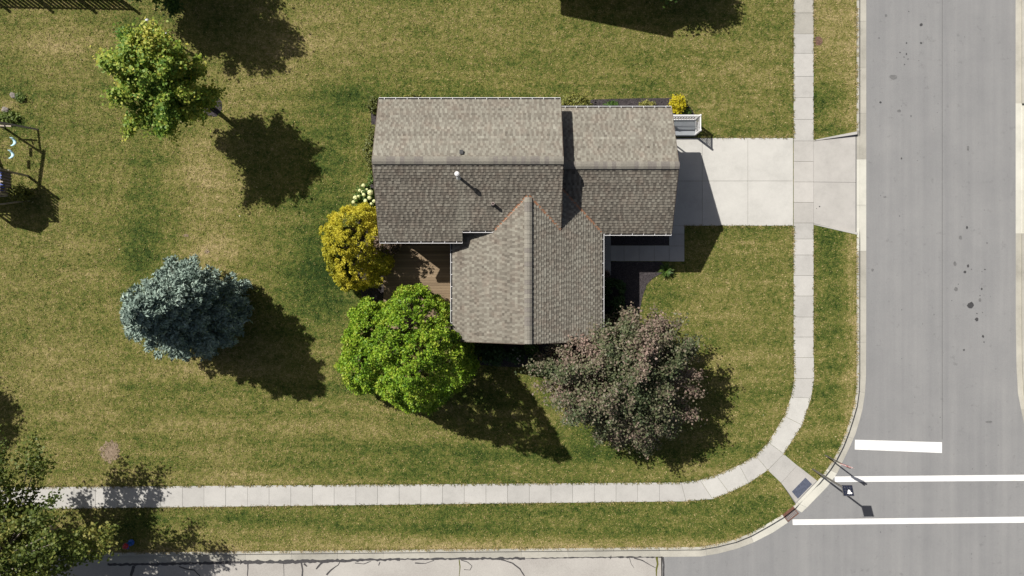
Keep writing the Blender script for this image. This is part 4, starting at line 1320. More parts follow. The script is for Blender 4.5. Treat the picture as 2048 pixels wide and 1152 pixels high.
# ------------------------------------------------------------------ stones on the lawn
def rock(px, py, r, lab, seed):
    x, y, _ = P(px, py)
    rr = random.Random(seed)
    bm = bmesh.new(); bmesh.ops.create_icosphere(bm, subdivisions=3, radius=1)
    for v in bm.verts:
        n = mnoise.noise(v.co*1.3+Vector((seed*3.1, 0, 0)))*.35+mnoise.noise(v.co*3.1+Vector((seed, 5, 0)))*.14
        v.co *= 1+n
        v.co = Vector((v.co.x*r*1.15, v.co.y*r*.8, max(-.3, v.co.z)*r*.75))
    bmesh.ops.rotate(bm, verts=bm.verts, matrix=Matrix.Rotation(-.6, 3, 'Z'))
    me = bpy.data.meshes.new('rock'); bm.to_mesh(me); bm.free()
    o = link_mesh('rock', me, MATS['stone'], None, (x, y, r*.12)); tag(o, lab, 'rock')
rock(28.5, 192, .19, 'grey lawn stone next to the leafy weeds above the straw patch', 2)
rock(12.5, 221, .21, 'brownish lawn stone below the straw patch near the swing frame', 5)


# ------------------------------------------------------------------ foliage
def unit(a): return a/np.maximum(1e-9, np.linalg.norm(a, axis=-1, keepdims=True))
def leaf_quads(c, nrm, size, aspect=1.5, axis=None, r=rng):
    n = len(c)
    rv = axis if axis is not None else r.normal(size=(n, 3))
    t = unit(rv-nrm*np.sum(rv*nrm, 1, keepdims=True))
    b = np.cross(nrm, t)
    size = np.asarray(size).reshape(-1, 1)
    L, W = t*size*aspect*.5, b*size*.5
    v = np.empty((n, 4, 3))
    v[:, 0], v[:, 1], v[:, 2], v[:, 3] = c-L, c+W-L*.1, c+L, c-W-L*.1
    v[:, 1] += nrm*size*.10; v[:, 3] += nrm*size*.10       # slight fold
    return v.reshape(-1, 3)
def lobe_points(lobes, n, r, shell=(.6, 1.0), zmin=.3, inner=.72):
    """points near the skin of a union of ellipsoids: (x,y,z,rx,ry,rz)"""
    L = np.array(lobes, float)
    wts = L[:, 3]*L[:, 4]+L[:, 4]*L[:, 5]+L[:, 3]*L[:, 5]; wts /= wts.sum()
    P_, N_ = [], []
    tot = 0
    while tot < n:
        k = r.choice(len(L), size=n, p=wts)
        d = unit(r.normal(size=(n, 3)))
        f = r.uniform(shell[0], shell[1], size=(n, 1))
        p = L[k, :3]+d*L[k, 3:]*f
        nr = unit(d/L[k, 3:])
        ok = p[:, 2] > zmin
        for j in range(len(L)):
            q = np.linalg.norm((p-L[j, :3])/L[j, 3:], axis=1)
            ok &= (q > inner) | (k == j)
        P_.append(p[ok]); N_.append(nr[ok]); tot += ok.sum()
    return np.concatenate(P_)[:n], np.concatenate(N_)[:n]
def vnoise(p, s, off=0.):
    return np.array([mnoise.noise(Vector((q[0]*s+off, q[1]*s-off, q[2]*s+off*.5))) for q in p])
UP = np.array([0, 0, 1.])
def crown_mesh(name, lobes, nclump, per, cr, size, seed, shell=(.6, 1.), flat=.7, droop=0., hole=-.25, aspect=1.4, stretch=1., outw=.5, upw=.7, rndw=.6, zmin=.3, tb=.45, tvar=.16, tnoise=.45, inner=.72, tipw=0., branch=None):
    r = np.random.default_rng(seed)
    if branch:
        nb, org, zspan, inner_s = branch
        tp_, tn_ = lobe_points(lobes, nb, r, (.85, shell[1]), zmin+.3, inner)
        k_ = r.integers(0, nb, size=int(nclump*1.35))
        o_ = np.array(org)+np.stack([np.zeros(nb), np.zeros(nb), r.uniform(0, zspan, nb)], 1)
        o_[:, 2] = np.minimum(o_[:, 2], tp_[:, 2]-.2)
        ln = np.linalg.norm(tp_-o_, axis=1)
        s_ = 1-(1-inner_s)*r.uniform(0, 1, size=len(k_))**1.25
        cp = o_[k_]+(tp_-o_)[k_]*s_[:, None]+r.normal(size=(len(k_), 3))*(ln[k_]*.085*(1.25-s_))[:, None]
        cp[:, 2] += .25*np.sin(s_*3.14)-droop*.3*s_**2
        cn = unit((tp_-o_)[k_]+r.normal(0, .3, size=(len(k_), 3)))
    else:
        cp, cn = lobe_points(lobes, int(nclump*1.35), r, shell, zmin, inner)
    nz = vnoise(cp, .75, seed*1.7)
    keep = nz > hole
    cp, cn, nz = cp[keep][:nclump], cn[keep][:nclump], nz[keep][:nclump]
    m = len(cp)
    crr = cr*r.uniform(.65, 1.35, size=m)
    ct = tb+tnoise*vnoise(cp, .5, seed*.9+7)+r.normal(0, tvar*.7, size=m)
    idx = np.repeat(np.arange(m), per)
    g_ = r.normal(size=(len(idx), 3))*.55
    ax = unit(cn+np.array([0, 0, -droop])+r.normal(0, .25, size=cn.shape))
    along = np.sum(g_*ax[idx], 1, keepdims=True)
    g_ = g_+ax[idx]*along*(stretch-1)
    g_[:, 2] *= flat
    pos = cp[idx]+g_*crr[idx, None]
    nrm = unit(outw*cn[idx]+upw*UP+rndw*r.normal(size=(len(idx), 3)))
    t = ct[idx]+r.normal(0, tvar, size=len(idx))+tipw*along[:, 0]
    ok = pos[:, 2] > zmin*.6
    pos, nrm, t = pos[ok], nrm[ok], t[ok]
    sz = size*r.uniform(.65, 1.3, size=len(pos))
    v = leaf_quads(pos, nrm, sz, aspect, None, r)
    return np_mesh(name, v, len(pos), 4, np.clip(t, 0, 1)), cp
def trunk_mesh(base, top, r0, targets, seed, limb_r=.05, frac=(.35, .95)):
    rr = random.Random(seed)
    base, top = Vector(base), Vector(top)
    n = 7; pts, rad = [], []
    for i in range(n):
        t = i/(n-1)
        pts.append(base.lerp(top, t)+Vector((rr.uniform(-.05, .05), rr.uniform(-.05, .05), 0))*(1 if 0 < i else 0))
        rad.append(r0*(1.35 if i == 0 else 1)*(1-t*.75))
    m = MB().tube(pts, rad, 9)
    for tg in targets:
        tg = Vector(tg)
        t = rr.uniform(*frac); 
        h = min(t, max(.2, (tg.z-base.z-.2)/max(.1, (top.z-base.z))*.8))
        s_ = base.lerp(top, h)
        mid = s_.lerp(tg, .5)+Vector((rr.uniform(-.15, .15), rr.uniform(-.15, .15), rr.uniform(0, .25)))
        m.tube([s_, mid, tg], [limb_r*(1.2-.5*h), limb_r*.6, limb_r*.18], 5)
    return m
def make_tree(name, lab, cat, base, top, r0, cme, cp, leafmat, barkmat, nlimb, seed, limb_r=.05, group=None):
    t = empty(name, base, lab, cat, group)
    rr = np.random.default_rng(seed)
    tg = cp[rr.choice(len(cp), size=min(nlimb, len(cp)), replace=False)]
    trunk_mesh(base, top, r0, tg, seed, limb_r).build('trunk', MATS[barkmat], t, True)
    link_mesh('crown', cme, MATS[leafmat], t)
    return t
def L6(px, py, z, rx, ry, rz):
    x, y, _ = P(px, py)          # ground position in photo pixels, ellipsoid at height z
    return (x, y, z, rx, ry, rz)

# maple with yellow-green foliage
lob = [L6(398, 200, 5.2, 1.9, 1.8, 1.9), L6(372, 190, 5.0, 1.5, 1.1, 1.2), L6(425, 240, 4.9, 1.5, 1.4, 1.5), L6(388, 246, 4.9, 1.2, 1.5, 1.2), L6(422, 186, 5.2, 1.3, 1.2, 1.4), L6(410, 200, 6.9, 1.1, 1.1, 1.1), L6(455, 225, 4.6, 1.0, 1.0, 1.2), L6(388, 176, 5.0, .9, .9, .9), L6(357, 212, 4.8, .8, .7, .8), L6(430, 275, 4.6, .8, .9, .9)]
cme, cp = crown_mesh('maple_crown', lob, 900, 40, .24, .12, 3, (.5, 1.28), .7, .1, -.9, 1.25, 1.6, .35, .8, .6, 1.6, .52, .17, .6, inner=.6, branch=(115, (P(418, 212)[0], P(418, 212)[1], 2.4), 3.0, .52))
make_tree('maple_tree', 'yellow-green leafy maple standing in a small mulch ring on the lawn', 'tree', P(422, 214), (P(420, 216)[0], P(420, 216)[1], 6.2), .13, cme, cp, 'leaf_maple', 'bark', 60, 3)

# blue spruce: whorls of drooping branches with needle sprays
def spruce(base, h, prof, seed):
    r = np.random.default_rng(seed)
    bx, by, _ = base
    C, A, T, N = [], [], [], []
    m = MB().tube([(bx, by, 0), (bx, by, h*.5), (bx, by, h)], [.16, .09, .015], 8)
    z = .35
    while z < h-.05:
        rad = np.interp(z, prof[0], prof[1])
        nb = max(5, int(4+rad*4.0))
        a0 = r.uniform(0, 6.28)
        for k in range(nb):
            a = a0+2*math.pi*k/nb+r.normal(0, .16)
            L = rad*r.uniform(.72, 1.20)*(1+.12*math.sin(a*3+z))
            d = np.array([math.cos(a), math.sin(a), 0])
            zz = z+r.normal(0, .07)
            tipz = zz-.10*L+.10
            m_pts = [np.array([bx, by, zz+.1]), np.array([bx, by, zz])+d*L*.5+np.array([0, 0, -.02]), np.array([bx, by, tipz])+d*L]
            m.tube(m_pts, [.028, .018, .006], 4, False)
            nt = int(10+L*38)
            s = r.uniform(.30, 1.03, size=nt)**.8
            side = np.array([-d[1], d[0], 0])
            wdt = (.10+.30*L*np.clip(1.08-s, 0, 1))
            off = r.uniform(-1, 1, size=nt)*wdt
            zc = zz+(tipz-zz)*s+.03+r.normal(0, .035, size=nt)-np.abs(off)*.15
            c = np.array([bx, by, 0])+d*(L*s)[:, None]+side*off[:, None]; c[:, 2] = zc
            ax = d*.8+side*np.sign(off)[:, None]*.65+r.normal(0, .25, size=(nt, 3))+np.array([0, 0, .12])
            C.append(c); A.append(ax)
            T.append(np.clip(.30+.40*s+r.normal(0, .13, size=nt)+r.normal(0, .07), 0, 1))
        z += .27
    C, A, T = np.concatenate(C), np.concatenate(A), np.concatenate(T)
    V, TT = [], []
    for rep in range(3):
        n = len(C)
        nr = unit(UP*.6+r.normal(0, .75, size=(n, 3)))
        c = C+r.normal(0, .045, size=(n, 3))
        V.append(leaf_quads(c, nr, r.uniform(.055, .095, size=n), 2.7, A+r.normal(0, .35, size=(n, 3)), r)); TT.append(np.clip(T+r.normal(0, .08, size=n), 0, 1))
    V = np.concatenate(V); TT = np.concatenate(TT)
    t = empty('blue_spruce', base, 'conical blue spruce standing alone on the back lawn', 'tree')
    m.build('trunk', MATS['bark'], t)
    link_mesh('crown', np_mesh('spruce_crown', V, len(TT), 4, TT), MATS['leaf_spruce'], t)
spruce(P(422, 618), 8.3, ([0, .6, 1.6, 3.2, 4.8, 6.0, 6.9, 7.7, 8.3], [1.9, 2.15, 2.3, 2.3, 1.95, 1.5, 1.05, .55, .1]), 5)

# arborvitae: dense clump of leafy knobs over pointed lobes
def arbor(name, lab, cat, base, cones, nk, seed, mat, knob=.30, per=52, size=.085, tb=.5, group=None, tn=.5, trunk=True):
    """cones: (x,y,height,radius,zlow); rounded cone profile"""
    r = np.random.default_rng(seed)
    K, KN = [], []
    wts = np.array([c[2]*c[3] for c in cones]); wts = wts/wts.sum()
    def prof(t, R):     # t = z/h
        return R*np.where(t < .25, .86+.56*t, np.clip(1-((t-.25)/.75)**1.45, 0, 1))
    for c, wt in zip(cones, wts):
        x, y, h, R, zl = c
        n = int(nk*wt)
        t = 1-np.sqrt(r.uniform(0, 1, size=n))*(1-zl/h)
        t = np.clip(t, zl/h, .995)
        a = r.uniform(0, 2*math.pi, size=n)
        rad = prof(t, R)*(1+.10*np.sin(a*4+x)+.06*np.sin(a*9+t*9))*r.uniform(.88, 1.04, size=n)
        p = np.stack([x+rad*np.cos(a), y+rad*np.sin(a), t*h], 1)
        nr = unit(np.stack([np.cos(a), np.sin(a), np.full(n, .35+.5*R/h)+t*.5], 1))
        ok = np.ones(n, bool)
        for c2 in cones:
            if c2 is c: continue
            q = np.hypot(p[:, 0]-c2[0], p[:, 1]-c2[1]); tt = p[:, 2]/c2[2]
            ok &= ~((tt < 1) & (q < .84*prof(np.clip(tt, 0, 1), c2[3])))
        K.append(p[ok]); KN.append(nr[ok])
    K = np.concatenate(K); KN = np.concatenate(KN)
    m = len(K)
    kr = knob*r.uniform(.6, 1.35, size=m)
    kt = tb+tn*.5*vnoise(K, .9, seed)+r.normal(0, .07, size=m)
    idx = np.repeat(np.arange(m), per)
    d = unit(r.normal(size=(len(idx), 3))+KN[idx]*.9+UP*.35)
    pos = K[idx]+d*kr[idx, None]*r.uniform(.45, 1.05, size=(len(idx), 1))*np.array([1, 1, 1.25])
    ax = d+UP*.8+r.normal(0, .3, size=d.shape)
    nr = unit(np.cross(ax, r.normal(size=d.shape))+d*.8+UP*.5)
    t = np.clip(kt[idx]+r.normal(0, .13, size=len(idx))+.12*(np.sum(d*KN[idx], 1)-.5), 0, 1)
    ok = pos[:, 2] > .08
    pos, nr, t, ax = pos[ok], nr[ok], t[ok], ax[ok]
    v = leaf_quads(pos, nr, size*r.uniform(.7, 1.3, size=len(pos)), 1.7, ax, r)
    o = empty(name, base, lab, cat, group)
    mb = MB()
    for c in cones:
        mb.tube([(c[0], c[1], -.05), (c[0], c[1], c[2]*.5), (c[0], c[1], c[2]*.75)], [.12*c[3]/2+.03, .07*c[3]/2+.02, .012], 7)
    mb.build('trunk', MATS['bark'], o)
    link_mesh('crown', np_mesh(name+'_crown', v, len(pos), 4, t), MATS[mat], o)
    return o
def CN(px, py, h, r, zl=.3):
    x, y, _ = P(px, py); return (x, y, h, r, zl)
arbor('arborvitae', 'large bright green lobed evergreen crowding the corner of the deck', 'tree', P(830, 690),
      [CN(870, 716, 10.1, 2.0), CN(770, 708, 6.0, 2.0), CN(838, 646, 6.0, 1.85), CN(766, 660, 4.6, 1.6), CN(893, 676, 5.8, 1.35), CN(815, 690, 7.4, 1.9), CN(828, 732, 7.4, 1.8), CN(868, 640, 4.4, 1.15), CN(905, 720, 5.6, 1.2)],
      3600, 21, 'leaf_arborvitae', .26, 62, .078, .62)
arbor('golden_shrub', 'rounded golden yellow-green shrub beside the deck', 'shrub', P(720, 494),
      [CN(722, 497, 4.6, 1.75, .3), CN(723, 466, 4.1, 1.4, .3), CN(724, 532, 3.7, 1.3, .3), CN(744, 500, 4.2, 1.4, .3), CN(710, 500, 3.6, 1.3, .3)], 2300, 33, 'leaf_gold', .17, 60, .052, .66, tn=.9)

# purple-leaved tree by the house corner, long drooping sprays
lob = [L6(1200, 738, 4.0, 2.7, 2.5, 2.4), L6(1138, 716, 3.6, 2.0, 1.2, 1.5), L6(1282, 690, 3.6, 1.8, 1.7, 1.8), L6(1250, 795, 3.4, 1.9, 1.7, 1.8), L6(1165, 782, 3.3, 1.8, 1.3, 1.7), L6(1225, 685, 4.6, 1.5, 1.4, 1.6), L6(1295, 765, 3.4, 1.5, 1.6, 1.8), L6(1205, 735, 6.0, 1.4, 1.4, 1.2), L6(1262, 648, 3.0, 1.2, 1.0, 1.2), L6(1215, 645, 2.8, .7, .8, .9), L6(1205, 825, 2.8, 1.0, 1.0, 1.2), L6(1120, 745, 3.2, .9, .9, 1.0), L6(1290, 830, 2.8, 1.0, 1.1, 1.2), L6(1245, 842, 2.6, 1.1, .9, 1.2), L6(1318, 790, 2.8, 1.1, 1.0, 1.2), L6(1305, 845, 2.6, .8, .9, 1.0), L6(1330, 720, 3.0, 1.0, 1.0, 1.2)]
cme, cp = crown_mesh('purple_crown', lob, 2000, 44, .24, .098, 41, (.5, 1.28), .8, .55, -.9, 1.35, 2.0, .4, .7, .75, .7, .42, .17, .55, inner=.62, branch=(230, (P(1218, 738)[0], P(1218, 738)[1], 1.6), 3.2, .42))
make_tree('purple_tree', 'wide purple-brown leaved tree spreading at the house corner', 'tree', P(1218, 738), (P(1225, 735)[0], P(1225, 735)[1], 5.6), .19, cme, cp, 'leaf_purple', 'pale_bark', 130, 9, .05)

# roadside tree at the bottom left corner
lob = [L6(100, 1058, 5.6, 4.0, 3.6, 2.6), L6(205, 1035, 5.2, 2.2, 2.2, 1.7), L6(60, 985, 5.4, 2.4, 2.2, 1.9), L6(180, 1110, 5.4, 2.6, 2.0, 1.8), L6(15, 1080, 5.6, 2.6, 2.4, 2.2), L6(270, 1068, 5.0, 1.2, 1.1, 1.0), L6(290, 1015, 4.6, .8, .8, .7), L6(145, 900, 5.0, 1.5, 1.3, 1.2), L6(200, 950, 5.0, 1.5, 1.4, 1.3), L6(322, 990, 4.8, 1.1, 1.0, .8), L6(152, 862, 5.0, 1.3, 1.0, 1.0), L6(80, 900, 5.2, 1.4, 1.3, 1.2)]
cme, cp = crown_mesh('roadside_crown', lob, 1050, 38, .27, .12, 52, (.45, 1.15), .75, .15, -.9, 1.3, 1.7, .4, .7, .7, 2.2, .52, .18, .5, branch=(150, (P(108, 1058)[0], P(108, 1058)[1], 2.6), 3.0, .45))
make_tree('roadside_tree', 'sparse olive-green tree overhanging the sidewalk and verge by the hydrant', 'tree', P(108, 1058), (P(110, 1058)[0], P(110, 1058)[1], 6.6), .2, cme, cp, 'leaf_olive', 'pale_bark', 90, 15, .07)

# tree beyond the left edge (throws the shadow on the lawn edge)
lob = [L6(-175, 735, 4.6, 2.0, 1.9, 2.0), L6(-155, 755, 4.2, 1.5, 1.4, 1.4), L6(-130, 745, 4.4, 1.1, 1.1, 1.1)]
cme, cp = crown_mesh('side_crown', lob, 300, 46, .42, .13, 57, (.4, 1.03), .75, .1, -.25, 1.3, 1.2, .4, .7, .7, 1.4)
make_tree('lawn_tree', 'leafy olive tree on the lawn above the roadside tree', 'tree', P(-170, 740), (P(-170, 740)[0], P(-170, 740)[1], 5.8), .15, cme, cp, 'leaf_olive', 'bark', 30, 16)

# tree at the top left whose shadow lies across the lawn
lob = [L6(345, -62, 4.9, 2.9, 2.6, 2.4), L6(400, -40, 4.6, 2.0, 1.8, 1.9), L6(300, -60, 4.6, 1.9, 1.8, 1.8), L6(360, -15, 3.6, 1.7, 1.4, 1.5), L6(352, 24, 2.0, 1.05, .8, .9), L6(345, -60, 6.6, 1.5, 1.5, 1.1)]
cme, cp = crown_mesh('back_crown', lob, 1000, 40, .28, .125, 61, (.45, 1.2), .75, .1, -.9, 1.3, 1.5, .4, .8, .6, 1.0, branch=(105, (P(345, -56)[0], P(345, -56)[1], 1.8), 3.2, .45))
make_tree('shade_tree', 'dark green tree at the lawn edge casting a broad shadow behind the capped post', 'tree', P(345, -55), (P(345, -58)[0], P(345, -58)[1], 6.6), .2, cme, cp, 'leaf_green', 'bark', 60, 19)

# small tree by the neighbouring house
lob = [L6(1335, -75, 3.0, 1.5, 1.4, 1.6), L6(1325, -20, 1.8, 1.1, 1.1, .9), L6(1330, -60, 4.0, 1.0, 1.0, .9)]
cme, cp = crown_mesh('neighbour_crown', lob, 230, 46, .32, .12, 71, (.45, 1.04), .8, .3, -.3, 1.3, 1.4, .4, .8, .6, .6, .6)
make_tree('young_tree', 'fresh green young tree beside the neighbouring gable', 'tree', P(1330, -55), (P(1330, -55)[0], P(1330, -55)[1], 4.2), .1, cme, cp, 'leaf_green', 'bark', 30, 23)

# ------------------------------------------------------------------ shrubs
def shrub(name, lab, px, py, rx, ry, h, mat, seed, n=90, per=40, size=.09, cr=.16, tb=.5, group=None, cat='shrub', extra=(), zmin=.05, tv=.16):
    x, y, _ = P(px, py)
    lob = [(x, y, h*.48, rx, ry, h*.52)]+[(x+a, y+b, c, d, e, f) for a, b, c, d, e, f in extra]
    cme, cp = crown_mesh(name+'_leaves', lob, n, per, cr, size, seed, (.55, 1.02), .85, 0, -.6, 1.5, 1.2, .5, .6, .7, zmin, tb, tv, .35)
    t = empty(name, (x, y, 0), lab, cat, group)
    r = np.random.default_rng(seed)
    m = MB()
    for q in cp[r.choice(len(cp), size=min(14, len(cp)), replace=False)]:
        m.tube([(x+r.normal(0, .05), y+r.normal(0, .05), -.03), ((x+q[0])/2, (y+q[1])/2, q[2]*.6), tuple(q)], [.018, .012, .005], 5, False)
    m.build('stem', MATS['bark'], t)
    link_mesh('foliage', cme, MATS[mat], t)
    return t
arbor('clipped_shrub', 'dark green clipped rounded shrub in the mulch by the entry wall', 'shrub', P(1222, 600), [CN(1220, 585, 1.75, .72, .1), CN(1219, 612, 1.7, .72, .1), CN(1222, 640, 1.6, .66, .1)], 420, 44, 'leaf_dark', .13, 46, .06, .45, trunk=False)
shrub('golden_bush', 'bright yellow compact bush at the garage corner above the porch railing', 1352, 213, .36, .44, .85, 'leaf_yellow', 81, 90, 40, .075, .12, .55)
shrub('low_perennial', 'small green plant in mulch between yellow bush and porch railing', 1372, 225, .18, .16, .35, 'leaf_green', 82, 26, 24, .07, .1)
shrub('lime_bush', 'wide yellow-green bush against the gutter where the two roofs meet', 1148, 218, .78, .50, 1.15, 'leaf_lime', 83, 150, 40, .08, .15, .42)
shrub('low_perennial', 'low green plant in the mulch strip behind the garage gutter', 1222, 214, .34, .2, .45, 'leaf_green', 84, 40, 30, .07, .12)
shrub('low_perennial', 'straw coloured low plant in the mulch strip behind the garage', 1292, 213, .36, .18, .4, 'leaf_lime', 85, 40, 30, .06, .12, .7)
shrub('back_bush', 'yellow-green bush poking out behind the long upper gutter', 827, 209, .55, .35, 1.0, 'leaf_lime', 86, 90, 36, .08, .14, .45)
shrub('corner_bush', 'green bush hugging the upper left house corner', 751, 214, .28, .38, .8, 'leaf_lime', 87, 60, 30, .08, .12, .30)
shrub('hedge_bush', 'narrow yellow-green bush along the gable wall', 751, 310, .42, .95, 1.5, 'leaf_lime', 88, 170, 40, .08, .14, .38, extra=[(.05, -.9, .6, .35, .6, .6), (.1, .9, .5, .3, .5, .5)])
shrub('hedge_bush', 'greener low bush beside the white-flowered hydrangea along the gable wall', 757, 362, .35, .45, 1.1, 'leaf_green', 89, 80, 36, .08, .14, .55)
shrub('bronze_shrub', 'bronze-leaved shrub overhanging the deck corner by the golden shrub', 783, 493, .95, .55, 3.3, 'leaf_bronze', 90, 95, 24, .08, .13, .55, zmin=.8)
shrub('bronze_perennial', 'small bronze plant beside the entry slab at the clipped shrub', 1210, 549, .18, .2, .5, 'leaf_bronze', 91, 30, 26, .07, .1)
# shaded bed below the wing gable
sh = 'shaded leafy shrub in the bed below the wing gable'
shrub('bed_shrub', 'bright green leafy shrub in the shaded bed next to the evergreen', 949, 697, .42, .36, .7, 'leaf_green', 92, 60, 26, .13, .14, .5)
shrub('bed_shrub', 'broad grey-green shrub in the shaded bed under the gable', 986, 706, .66, .50, .8, 'leaf_dark', 93, 130, 30, .11, .15, .75)
shrub('bed_shrub', 'small fresh green shrub under the roof ridge end', 1061, 695, .30, .26, .5, 'leaf_green', 94, 36, 24, .12, .12, .6)
shrub('bed_shrub', 'dark low shrub beside the purple tree in the shaded bed', 1070, 718, .28, .3, .5, 'leaf_dark', 95, 40, 26, .09, .12, .6)
shrub('lime_perennial', 'tiny lime-leaved plant at the front of the shaded bed', 963, 712, .13, .12, .3, 'leaf_yellow', 96, 12, 16, .08, .07, .4)

def hydrangea(lab, px, py, heads, seed, mat, leafmat, rx, ry, h, hr=.105, group=None, zoff=0):
    t = shrub('hydrangea', lab, px, py, rx, ry, h, leafmat, seed, 70, 30, .09, .14, .6, group)
    x, y, _ = P(px, py)
    r = random.Random(seed)
    for i, (dx, dy, s) in enumerate(heads):
        bm = bmesh.new(); bmesh.ops.create_icosphere(bm, subdivisions=3, radius=1)
        for v in bm.verts:
            v.co *= 1+.22*mnoise.noise(v.co*4+Vector((i*3, seed, 0)))+.1*mnoise.noise(v.co*9)
        R = hr*s
        hx_, hy_ = x+dx/36, y-dy/36
        hz = h*(.80+.25*r.random())
        bmesh.ops.transform(bm, matrix=Matrix.Translation((hx_, hy_, hz)) @ Matrix.Diagonal((R, R, R*1.1, 1)), verts=bm.verts)
        me = bpy.data.meshes.new('flower_head'); bm.to_mesh(me); bm.free()
        link_mesh('flower_head', me, MATS[mat], t)
hydrangea('white-green flowering hydrangea by the gable wall above the golden shrub', 736, 396,
          [(-2, -20, 1), (-10, -11, .8), (12, -6, 1.35), (-17, 4, 1.1), (2, 10, 1), (10, 4, 1), (-4, -8, .9), (18, 10, .9), (-22, 12, .9), (-1, -2, .9), (-12, 1, .8), (14, 16, .7), (4, -13, .7)], 101, 'petal', 'leaf_green', .62, .62, 1.0)
hydrangea('faded pale hydrangea heads in the shaded bed under the gable', 1032, 709, [(-10, -3, .7), (2, -6, .8), (-2, 2, .8), (3, 6, .9), (7, 10, .8), (-6, -11, .7), (8, 1, .6)], 102, 'petal_grey', 'leaf_dark', .34, .34, .6, .07)
# spiky ornamental grass at the tip of the entry bed
def grass_clump(name, lab, px, py, n, ln, wd, mat, seed, h=.5):
    x, y, _ = P(px, py); r = np.random.default_rng(seed)
    vs, ti = [], []
    for i in range(n):
        a = r.uniform(0, 6.283); L = ln*r.uniform(.5, 1.1); hh = h*r.uniform(.5, 1.1)
        d = np.array([math.cos(a), math.sin(a), 0]); s_ = np.array([-d[1], d[0], 0])*wd
        b0 = np.array([x, y, 0])+d*r.uniform(0, .06)
        pts = [b0, b0+d*L*.4+UP*hh*.8, b0+d*L*.8+UP*hh, b0+d*L+UP*hh*.75]
        ws = [.8, 1, .7, .08]
        t = np.clip(r.normal(.5, .22), 0, 1)
        for k in range(3):
            vs += [pts[k]-s_*ws[k], pts[k]+s_*ws[k], pts[k+1]+s_*ws[k+1], pts[k+1]-s_*ws[k+1]]; ti.append(t)
    t = empty(name, (x, y, 0), lab, 'plant')
    link_mesh('blades', np_mesh('blades', np.array(vs), len(ti), 4, np.array(ti)), MATS[mat], t)
    cr = MB().lathe((x, y, -.02), [(.09, 0), (.07, .07), (.03, .12)], 10); cr.build('root_crown', MATS['bark'], t)
grass_clump('daylily', 'spiky green daylily clump at the tip of the entry mulch bed', 1330, 541, 130, .42, .016, 'leaf_green', 5, .42)
shrub('weed_patch', 'leafy green weeds growing between the lawn stones and swing frame', 18, 236, .75, .30, .22, 'leaf_green', 111, 70, 18, .07, .14, .75, cat='weeds')
shrub('weed_patch', 'small leafy weeds beside the upper lawn stone', 42, 196, .26, .24, .14, 'leaf_green', 112, 24, 16, .06, .1, .75, cat='weeds')
shrub('potted_plant', 'yellow-green leafy plant growing through the play tower', 62, 391, .35, .35, 1.7, 'leaf_lime', 113, 60, 30, .08, .13, .4, cat='plant', zmin=.3)

# ------------------------------------------------------------------ grass blades: sparse tufts over the lawn and a ragged fringe at hard edges
def blades(name, XY, z0, hgt, wid, seed, lean=None):
    r = np.random.default_rng(seed)
    n = len(XY)
    a = r.uniform(0, 6.283, size=n)
    d = np.stack([np.cos(a), np.sin(a), np.zeros(n)], 1)
    if lean is not None: d = unit(d*.7+lean)
    s_ = np.stack([-d[:, 1], d[:, 0], np.zeros(n)], 1)
    b = np.concatenate([XY, np.full((n, 1), z0)], 1)
    h = hgt*r.uniform(.4, 1.2, size=(n, 1)); L = hgt*r.uniform(.5, 1.5, size=(n, 1)); w_ = wid*r.uniform(.6, 1.4, size=(n, 1))
    v = np.empty((n, 3, 3))
    v[:, 0] = b-s_*w_; v[:, 1] = b+s_*w_; v[:, 2] = b+d*L+UP*h
    t = np.clip(dry(XY[:, 0], XY[:, 1])+r.normal(.02, .24, size=n), 0, 1)
    me = np_mesh(name, v.reshape(-1, 3), n, 3, t)
    o = link_mesh(name, me, MATS['grass_blade'])
    return o
EXCL = [[(1583, -50), (1631, -50), (1631, 760), (1583, 760)], [(1290, 272), (1590, 272), (1590, 455), (1290, 455)], [(1625, 278), (1716, 260), (1716, 471), (1625, 452)], [(1200, 448), (1372, 448), (1372, 526), (1200, 526)],
        [(1190, 523), (1322, 523), (1331, 533), (1326, 545), (1306, 556), (1293, 570), (1286, 590), (1281, 612), (1276, 650), (1240, 690), (1190, 690)], [(740, 205), (1345, 205), (1345, 470), (740, 470)], [(760, 470), (1205, 470), (1205, 730), (760, 730)],
        [(1120, 215), (1150, 208), (1185, 199), (1260, 197), (1338, 196), (1362, 200), (1381, 215), (1391, 232), (1389, 275), (1330, 275), (1120, 240)], [(1535, 940), (1567, 907), (1640, 962), (1594, 1010)],
        [(-400, 975), (1362, 963), (1372, 1003.5), (-400, 1024)], [(211, 892), (230, 892), (230, 914), (211, 914)], [(404, 192), (445, 192), (445, 234), (404, 234)],
        [(715, 440), (800, 440), (800, 640), (715, 640)]]
EXCL += [[inner[k_], outer[k_], outer[k_+1], inner[k_+1]] for k_ in range(len(inner)-1)]
def allowed(X, Y):
    ok = np.ones(len(X), bool)
    for n, d in lawn_hp: ok &= (n[0]*X+n[1]*Y) < d-.01
    for poly in EXCL:
        q = [P2(*p) for p in poly]
        ins = np.ones(len(X), bool)
        if len(q) > 4 and poly[0][0] in (1190, 1120):
            c = np.zeros(len(X), bool)
            for i in range(len(q)):
                (xa, ya), (xb, yb_) = q[i], q[i-1]
                if ya == yb_: continue
                hit = ((ya > Y) != (yb_ > Y)) & (X < (xb-xa)*(Y-ya)/(yb_-ya)+xa)
                c ^= hit
            ins = c
        else:
            for n, d in half_planes(q): ins &= (n[0]*X+n[1]*Y) < d
        ok &= ~ins
    return ok
NB = 420000
X = rng.uniform(-31, 19.4, NB); Y = rng.uniform(-15.2, 17.5, NB)
ok = allowed(X, Y)
o = blades('grass', np.stack([X[ok], Y[ok]], 1), -.005, .06, .021, 5)
tag(o, 'short sun-dried grass blades covering the lawn', 'grass', kind='stuff')
